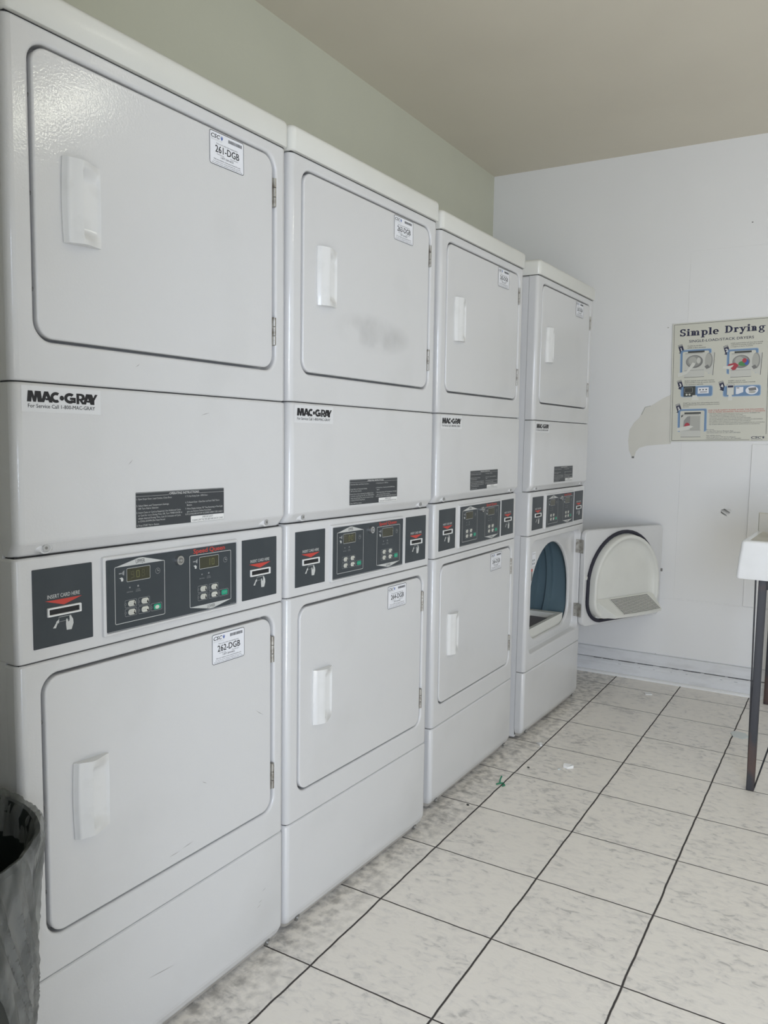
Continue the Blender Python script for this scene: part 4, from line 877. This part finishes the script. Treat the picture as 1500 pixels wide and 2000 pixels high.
def dryer_pic(x0, z0, x1, z1, parent, clothes=None, door_open=True, bt=(0, 0, 0, 0)):
    q = MB(); a = t2 - 0.0001
    q.rrect(bt[0], bt[2], bt[1], bt[3], 0.008, t2, 'pic_blue_light'); q.rrect(bt[0] + .003, bt[2] - .003, bt[1] + .003, bt[3] - .003, 0.007, a, 'pic_blue'); q.rrect(bt[0] + .012, bt[2] - .012, bt[1] - .001, bt[3] - .010, 0.006, a - .0001, 'poster_board')
    q.rect(x0, x1, z0, z1, a - 0.0002, 'pic_gray_light'); q.rect(x0, x1, z0, z0 + 0.0015, a - 0.0003, 'pic_black'); q.rect(x0, x1, z0 + (z1 - z0) * 0.28, z0 + (z1 - z0) * 0.295, a - 0.0003, 'pic_gray_mid')
    q.rect(x0 + 0.016, x1 - 0.001, z1, z1 + 0.0085, a - 0.0003, 'pic_black'); q.rect(x0 + 0.004, x1 - 0.010, z1 - 0.0055, z1, a - 0.0003, 'pic_gray')
    cx_, cz_ = (x0 + x1) / 2, z0 + (z1 - z0) * 0.64; R0 = (x1 - x0) * 0.42
    if door_open:
        q.circle(cx_, cz_, R0, a - 0.0004, 'pic_gray_dark', 28, R0 * 0.80); q.circle(cx_ - 0.002, cz_ + 0.002, R0 * 0.86, a - 0.0005, 'pic_gray_mid', 28, R0 * 0.68); q.circle(cx_ - 0.008, cz_ + 0.004, R0 * 0.50, a - 0.0006, 'pic_gray', 20, R0 * 0.50)
        q.poly([(x1 + 0.002, z1 - 0.006), (x1 + 0.046, z1 - 0.004), (x1 + 0.040, z0 + 0.006), (x1 - 0.002, z0 + 0.030)], a - 0.0004, 'pic_gray_light')
        q.circle(x1 + 0.020, cz_ + 0.002, 0.018, a - 0.0005, 'pic_gray_mid', 24, R0 * 0.95); q.circle(x1 + 0.017, cz_ + 0.004, 0.0150, a - 0.0006, 'pic_gray', 24, R0 * 0.80); q.poly([(x1, cz_ - 0.026), (x1 + 0.016, cz_ - 0.018), (x1 + 0.026, cz_ - 0.034), (x1 + 0.010, cz_ - 0.040)], a - 0.0007, 'pic_gray_dark')
        q.line(x1 + 0.046, z1 - 0.004, x1 + 0.040, z0 + 0.006, 0.002, a - 0.0006, 'pic_black')
    if clothes == 'arm':
        q.poly([(x0 - 0.028, z0 + 0.004), (x0 + 0.012, z0 + 0.018), (cx_ - 0.002, cz_ - 0.024), (cx_ + 0.006, cz_ - 0.010), (cx_ - 0.008, cz_ - 0.004), (x0 + 0.010, z0 + 0.030), (x0 - 0.030, z0 + 0.024)][::1], a - 0.0010, 'poster_edge')
        q.circle(cx_ + 0.020, cz_ + 0.004, 0.009, a - 0.0010, 'pic_gray_light', 16, 0.015)
    if clothes == 'load':
        q.circle(cx_ + 0.008, cz_ - 0.010, 0.020, a - 0.0008, 'pic_green', 18, 0.012); q.circle(cx_ + 0.024, cz_ - 0.004, 0.010, a - 0.0009, 'print_blue', 18, 0.014); q.circle(cx_ + 0.015, cz_ + 0.004, 0.010, a - 0.0010, 'pic_red', 18, 0.011)
        q.poly([(x0 - 0.016, z0 + 0.052), (x0 - 0.004, z0 + 0.050), (x0 + 0.010, z0 + 0.034), (x0 + 0.022, z0 + 0.036), (x0 + 0.036, z0 + 0.058), (x0 + 0.020, z0 + 0.070), (x0 - 0.010, z0 + 0.064)], a - 0.0011, 'pic_red')
        q.poly([(x0 - 0.036, z0 + 0.044), (x0 - 0.006, z0 + 0.040), (x0 + 0.010, z0 + 0.052), (x0 + 0.014, z0 + 0.060), (x0 - 0.004, z0 + 0.056), (x0 - 0.034, z0 + 0.056)], a - 0.0013, 'poster_edge')
    if clothes == 'closed':
        q.poly([(x0 + 0.010, z0 + 0.040), (x0 + 0.044, z0 + 0.040), (x0 + 0.044, z1 - 0.010), (x0 + 0.030, z1 - 0.012), (x0 + 0.014, z1 - 0.032)], a - 0.0004, 'pic_gray_mid'); q.circle(x0 + 0.030, z0 + 0.056, 0.013, a - 0.0006, 'pic_red', 18, 0.016); q.circle(x0 + 0.020, z0 + 0.045, 0.008, a - 0.0007, 'print_blue', 14, 0.006)
        q.rect(x0 + 0.044, x1 - 0.004, z0 + 0.034, z1 - 0.010, a - 0.0005, 'pic_gray'); q.poly([(x0 - 0.020, z0 + 0.030), (x0 + 0.030, z0 + 0.034), (x0 + 0.060, z0 + 0.052), (x0 + 0.044, z0 + 0.058), (x0 - 0.018, z0 + 0.046)], a - 0.0010, 'poster_edge'); q.poly([(x0 + 0.001, z1 - 0.006), (x0 + 0.012, z1 - 0.006), (x0 + 0.001, z1 - 0.018)][::-1], a - 0.0006, 'pic_black')
    return q
dryer_pic(0.0615, -0.2710, 0.1560, -0.1500, pst, 'arm', True, (0.0405, -0.2560, 0.1880, -0.1330)).build('step_picture', pst)
dryer_pic(0.2760, -0.2800, 0.3690, -0.1640, pst, 'load', True, (0.2575, -0.2640, 0.3990, -0.1440)).build('step_picture', pst)
dryer_pic(0.0520, -0.5680, 0.1465, -0.4530, pst, 'closed', False, (0.0355, -0.5420, 0.1740, -0.4270)).build('step_picture', pst)
for (bx0, bx1, bz0, bz1, k) in ((0.0465, 0.1980, -0.3680, -0.3140, 0), (0.2440, 0.4140, -0.3740, -0.3200, 1)):
    q = MB(); a = t2 - 0.0001; q.rrect(bx0, bx1, bz0, bz1, 0.010, t2, 'pic_blue_light'); q.rrect(bx0 + .0035, bx1 - .0035, bz0 + .0035, bz1 - .0035, 0.008, a, 'pic_blue')
    if k == 0:
        q.rect(0.0610, 0.1170, -0.3660, -0.3150, a - .0002, 'pic_black'); q.circle(0.0760, -0.3560, 0.005, a - .0004, 'button_cream', 12); q.circle(0.0900, -0.3560, 0.005, a - .0004, 'button_cream', 12); q.outline(0.066, 0.104, -0.346, -0.322, 0.003, 0.001, a - .0004, 'pic_gray')
        q.rect(0.1280, 0.1790, -0.3530, -0.3230, a - .0002, 'label_white')
        for j in range(3): q.circle(0.1385 + 0.0145 * j, -0.3340, 0.0035, a - .0004, 'pic_black', 10)
        q.rect(0.138, 0.172, -0.3465, -0.3440, a - .0004, 'pic_black'); q.poly([(0.100, -0.386), (0.136, -0.386), (0.124, -0.360), (0.104, -0.360)], a - .0006, 'poster_edge')
    else:
        q.rect(0.2620, 0.2950, -0.3660, -0.3120, a - .0002, 'poster_edge'); q.outline(0.2620, 0.2950, -0.3660, -0.3120, 0.001, 0.0012, a - .0003, 'pic_black'); q.rect(0.2660, 0.2910, -0.3290, -0.3190, a - .0004, 'print_navy'); q.poly([(0.268, -0.392), (0.288, -0.392), (0.284, -0.350), (0.272, -0.350)], a - .0005, 'poster_edge')
        q.rect(0.3030, 0.3360, -0.3620, -0.3280, a - .0002, 'label_white'); q.rect(0.3060, 0.3180, -0.3340, -0.3310, a - .0004, 'pic_black'); q.poly([(0.302, -0.366), (0.340, -0.352), (0.338, -0.366)], a - .0004, 'pic_blue')
        q.circle(0.3740, -0.3460, 0.0280, a - .0003, 'label_white', 24, 0.0200); q.poly([(0.358, -0.335), (0.392, -0.332), (0.394, -0.346), (0.362, -0.348)], a - .0005, 'pic_gray_dark'); q.circle(0.376, -0.354, 0.016, a - .0004, 'pic_gray', 18, 0.006)
    q.build('step_picture', pst)
q = MB()
def para(lines, x, z, dz, h, mat, bold=0.0):
    for k, (s_, wd) in enumerate(lines): q.text(s_, x, z - k * dz, h, t2, mat, width=wd, bold=bold)
para([('CLEAN the lint filter', 0.070), ('LIMPIE el filtro de pelusa', 0.086)], 0.0745, -0.1185, 0.0095, 0.0052, 'pic_black', 0.01)
para([('LOAD washed clothes and close door securely', 0.142), ('CARGUE las prendas lavadas por su parte', 0.138), ('y asegure y cierre la puerta', 0.098)], 0.2743, -0.1180, 0.0082, 0.0048, 'pic_black', 0.01)
para([('SELECT desired cycle and start machine', 0.138), ('SELECCIONE el ciclo de secado deseado', 0.142), ('y las opciones si aplicable', 0.088)], 0.0647, -0.2905, 0.0090, 0.0050, 'pic_black', 0.01)
para([('INSERT card or coin', 0.076), ('INTRODUZCA la tarjeta o moneda', 0.120)], 0.2680, -0.2985, 0.0088, 0.0050, 'pic_black', 0.01)
para([('START by closing door and pushing start button', 0.168), ('ENCIENDALA cierre la puerta y presione el boton', 0.170), ('de inicio', 0.028)], 0.0605, -0.4010, 0.0088, 0.0050, 'pic_black', 0.01)
para([('FOR YOUR SAFETY PLEASE AVOID THE FOLLOWING', 0.248), ('POR SU PROPIA SEGURIDAD, POR FAVOR EVITE LO SIGUIENTE', 0.254)], 0.1810, -0.4400, 0.0088, 0.0056, 'print_red', 0.01)
para([('DRYING ITEMS CONTAINING FOAM, PLASTIC, RUBBER OR', 0.228), ('ANY OTHER FLAMMABLE MATERIALS OR FUMES', 0.152), ('CLEANING WITH FLAMMABLE LIQUIDS OR SOLVENTS', 0.166), ('ALLOWING CHILDREN TO PLAY ON OR AROUND MACHINES', 0.188), ('NO SEQUE PRENDAS QUE CONTENGAN GOMA O MATERIALES INFLAMABLES', 0.240), ('NO LIMPIE CON LIQUIDOS O GASES INFLAMABLES', 0.188), ('NO PERMITA QUE LOS NINOS JUEGUEN CON O ALREDEDOR DE LA MAQUINA', 0.250), ('NO PONGA PRENDAS CON RESIDUOS DE QUIMICOS EN LA SECADORA', 0.228)], 0.1855, -0.4560, 0.0076, 0.0038, 'pic_black')
para([('For service,', 0.036), ('use the CSC Service Request App,', 0.124), ('visit www.cscsw.com or call 1-877-264-6622', 0.155)], 0.1740, -0.5345, 0.0078, 0.0045, 'print_navy')
para([('Para solicitar servicio:', 0.068), ('utilice la aplicacion CSC Service Request', 0.134), ('visite www.cscsw.com o llame al 1-877-264-6622', 0.158)], 0.1740, -0.5635, 0.0078, 0.0045, 'print_navy')
q.text('CSC', 0.3775, -0.5790, 0.0115, t2 - 0.0001, 'print_navy', width=0.046, bold=0.035, slant=0.25)
for k in range(5):
    a = 0.5 + k * 0.55; q.line(0.4310, -0.5790, 0.4310 + 0.0055 * math.cos(a), -0.5730 + 0.0065 * math.sin(a), 0.0013, t2 - 0.0001, 'print_navy')
q.text('ServiceWorks', 0.3780, -0.5860, 0.0045, t2 - 0.0001, 'print_navy', width=0.050)
q.build('small_print', pst)

# ------------------------------------------------------------------ utility sink at the right edge
sk = empty('utility_sink', (2.27, -0.95, 0), (0, 0, 0))
SX, SY = 2.27, -0.95
def sb(mb, name): mb.v = [(x - SX, y - SY, z) for x, y, z in mb.v]; return mb.build(name, sk)
yl, yr = -0.764, -1.32
q = MB()                                    # rolled-rim basin, its front apron facing the camera
def bl(x0, i, z, x1=2.655): r = 0.014; n_ = 4; P = []; 
def loop_xy(x0, x1, y0, y1, r, z, n_=4):
    P = []
    for cx_, cy_, a0 in ((x0 + r, y0 + r, PI), (x1 - r, y0 + r, 1.5 * PI), (x1 - r, y1 - r, 0), (x0 + r, y1 - r, 0.5 * PI)):
        for j in range(n_ + 1): a = a0 + 0.5 * PI * j / n_; P.append((cx_ + r * math.cos(a), cy_ + r * math.sin(a), z))
    return P
X0, X1 = 2.262, 2.655
L = [loop_xy(X0 + 0.020, X1 - 0.01, yr + 0.02, yl - 0.012, 0.012, 0.770), loop_xy(X0 + 0.004, X1, yr, yl + 0.006, 0.012, 0.768), loop_xy(X0, X1, yr, yl + 0.008, 0.014, 0.774), loop_xy(X0, X1, yr, yl + 0.002, 0.014, 0.84), loop_xy(X0, X1, yr, yl - 0.004, 0.014, 0.895)]
for k in range(1, 5): a = 0.5 * PI * k / 4; L.append(loop_xy(X0 + 0.009 * (1 - math.cos(a)), X1 - 0.009 * (1 - math.cos(a)), yr + 0.009 * (1 - math.cos(a)), yl - 0.004 - 0.009 * (1 - math.cos(a)), 0.014, 0.895 + 0.009 * math.sin(a)))
L.append(loop_xy(X0 + 0.030, X1 - 0.012, yr + 0.03, yl - 0.028, 0.014, 0.9035))
q.loft(L, 'sink_enamel', True, False, flip=True)
L2 = [loop_xy(X0 + 0.030, X1 - 0.012, yr + 0.03, yl - 0.028, 0.014, 0.9035), loop_xy(X0 + 0.036, X1 - 0.018, yr + 0.04, yl - 0.034, 0.02, 0.897), loop_xy(X0 + 0.06, X1 - 0.04, yr + 0.08, yl - 0.10, 0.03, 0.890)]
q.loft(L2, 'sink_stained', False, True, flip=True)
sb(q, 'basin')
q = MB(); L = []
for i, xx in ((0.004, 2.640), (0.0, 2.644), (0.0, 2.662), (0.004, 2.666)): L.append([(xx + (0.012 if z > 0.95 else 0), y, z) for y, z in ((yl - 0.010 - i, 0.895), (yr + 0.01 + i, 0.895), (yr + 0.01 + i, 0.975 - i), (yl - 0.008 - i, 0.975 - i))])
q.loft(L, 'sink_stained', smooth=False, flip=False); sb(q, 'backsplash')
def leg(x, y, z1=0.775):
    q = MB(); q.bbox(x - 0.012, x + 0.012, y - 0.013, y + 0.013, 0.0, z1, 0.002, 'steel_rust', 1); sb(q, 'leg')
for x, y in ((2.290, -0.843), (2.290, -1.25)): leg(x, y)
for x, y in ((3.37, -0.77), (3.37, -1.25)): leg(x, y, 0.80)
for (x0, y0, x1, y1) in ((2.302, -0.843, 3.358, -0.772), (2.302, -1.25, 3.358, -1.25)):
    q = MB(); q.cyl((x0, y0 - .004, 0.755), (x1, y1 - .004, 0.775), 0.015, 'steel_dark', n=4); sb(q, 'rail')
q = MB(); q.box(2.278, 2.302, -1.237, -0.856, 0.735, 0.765, 'steel_dark'); sb(q, 'rail')
for p0, p1 in (((2.284, -0.833, 0.012), (2.284, -0.820, 0.768)), ((2.284, -0.856, 0.012), (2.284, -1.04, 0.768))):
    q = MB(); q.cyl(p0, p1, 0.0028, 'steel_dark', n=8); sb(q, 'brace_rod')
tag(sk, 'white enamel utility sink on rusty dark steel legs, cut by right edge', 'sink')

# ------------------------------------------------------------------ bagged bin at the lower left
bn = empty('trash_bin', (-0.235, -0.02, 0)); tag(bn, 'dark round bin lined with a translucent plastic bag, left of nearest dryer', 'bin')
def lathe(mb, prof, mat, n=72, fn=None, cap0=False, cap1=False, flip=False):
    L = []
    for i, (r, z) in enumerate(prof):
        row = []
        for j in range(n):
            a = 2 * PI * j / n; dr, dz = fn(i, a, z) if fn else (0, 0); row.append(((r + dr) * math.cos(a), (r + dr) * math.sin(a), z + dz))
        L.append(row)
    mb.loft(L, mat, cap0, cap1, flip=flip); return mb
q = MB(); lathe(q, [(0.165, 0.004), (0.170, 0.0), (0.205, 0.628), (0.212, 0.634), (0.212, 0.645), (0.204, 0.646), (0.198, 0.630), (0.162, 0.012)], 'bin_plastic', 48, None, True, True, True); q.build('bin_body', bn)
def crumple(i, a, z):
    k = min(1, (0.67 - z) * 7 + 0.2); tw = a + z * 1.9
    v = Vector((math.cos(tw) * 2.0, math.sin(tw) * 2.0, z * 2.5)); v2 = Vector((math.cos(tw) * 6, math.sin(tw) * 6, z * 1.8)); v3 = Vector((math.cos(tw) * 15, math.sin(tw) * 15, z * 5))
    f2 = 1 - abs(noise.noise(v2)) * 2.4; f3 = 1 - abs(noise.noise(v3)) * 2.2
    return ((noise.noise(v) * 0.014 + f2 * 0.011 + f3 * 0.0045 - 0.008) * k, 0.006 * noise.noise(v * 2) + 0.003 * f3 * (1 - k))
prof = [(0.190, 0.600), (0.198, 0.635), (0.207, 0.654), (0.213, 0.656), (0.217, 0.648)] + [(0.220 - 0.00065 * k, 0.640 - k * 0.008) for k in range(1, 55)]
q = MB(); lathe(q, prof, 'bag_film', 300, crumple, flip=True); q.build('bin_bag', bn)

# ------------------------------------------------------------------ litter on the floor
def bit(name, pts, z0, h, mat, label, cat):
    q = MB(); cx_ = sum(p[0] for p in pts) / len(pts); cy_ = sum(p[1] for p in pts) / len(pts)
    a = [(x - cx_, y - cy_, 0.0) for x, y in pts]; b = [(x - cx_, y - cy_, h * (0.7 + 0.5 * ((i * 7) % 3) / 2)) for i, (x, y) in enumerate(pts)]
    q.loft([a, b], mat, smooth=False, flip=True); o = q.build(name); o.location = (cx_, cy_, z0); tag(o, label, cat)
def star(cx_, cy_, r, n=5, inner=0.35, rot=0.3): return [(cx_ + (r if k % 2 == 0 else r * inner) * math.cos(rot + PI * k / n), cy_ + (r if k % 2 == 0 else r * inner) * math.sin(rot + PI * k / n)) for k in range(2 * n)]
gt = empty('plastic_tie', (1.819, -0.078, 0.0)); tag(gt, 'small green plastic tie on a floor joint by third dryer', 'litter')
q = MB(); q.tube([(-0.016, 0.012, 0.003), (-0.004, 0.004, 0.004), (0.004, -0.006, 0.004), (-0.006, -0.016, 0.003), (-0.018, -0.012, 0.003)], 0.0028, 'green_plastic', 6); q.tube([(-0.004, 0.004, 0.004), (0.012, 0.010, 0.010), (0.026, 0.010, 0.018)], 0.0028, 'green_plastic', 6); q.build('loop', gt)
bit('foam_scrap', [(2.262, -0.040), (2.270, -0.056), (2.258, -0.064), (2.244, -0.070), (2.240, -0.062), (2.252, -0.052)], 0.0002, 0.006, 'foam', 'tiny white scrap on a tile joint beside the farthest dryer', 'litter')
bit('foam_scrap', [(2.120, -0.222), (2.117, -0.240), (2.103, -0.250), (2.086, -0.232), (2.090, -0.214), (2.104, -0.212)], 0.0002, 0.010, 'foam', 'white curled scrap lying mid tile, brightest on the floor', 'litter')
bit('foam_scrap', [(2.068, -0.203), (2.066, -0.213), (2.058, -0.212), (2.056, -0.204)], 0.0002, 0.005, 'grey_scrap', 'pale crumb just in front of the white curled scrap', 'litter')
bit('lint_scrap', [(3.200, -0.235), (3.208, -0.262), (3.180, -0.280), (3.168, -0.250)], 0.0002, 0.004, 'foam', 'faint white scrap on the floor near the far wall', 'litter')
bit('plastic_scrap', [(2.885, -0.700), (2.880, -0.745), (2.840, -0.765), (2.805, -0.745), (2.815, -0.705), (2.85, -0.69)], 0.0002, 0.003, 'grey_scrap', 'flat clear plastic scrap beside the rusty sink leg', 'litter')
for k, (x, y) in enumerate(((1.600, -0.052), (2.010, -0.105))):
    bit('pebble', star(x, y, 0.0045, 4, 0.8), 0.0002, 0.004, 'pic_black', ('tiny dark pebble near the foot of third dryer', 'tiny dark pebble on the tile behind the green tie')[k], 'litter')

# ------------------------------------------------------------------ ceiling lamp (above and right of the camera's view)
lp = empty('ceiling_light', (1.46, -1.97, 0)); tag(lp, 'fluorescent ceiling lamp with glowing diffuser, high up right of the view', 'light')
q = MB(); q.box(-0.07, 0.07, -0.40, 0.40, 2.66, 2.699, 'steel'); q.build('housing', lp)
q = MB(); q.bbox(-0.055, 0.055, -0.36, 0.36, 2.635, 2.662, 0.006, 'lamp_diffuser', 2); q.build('diffuser', lp)
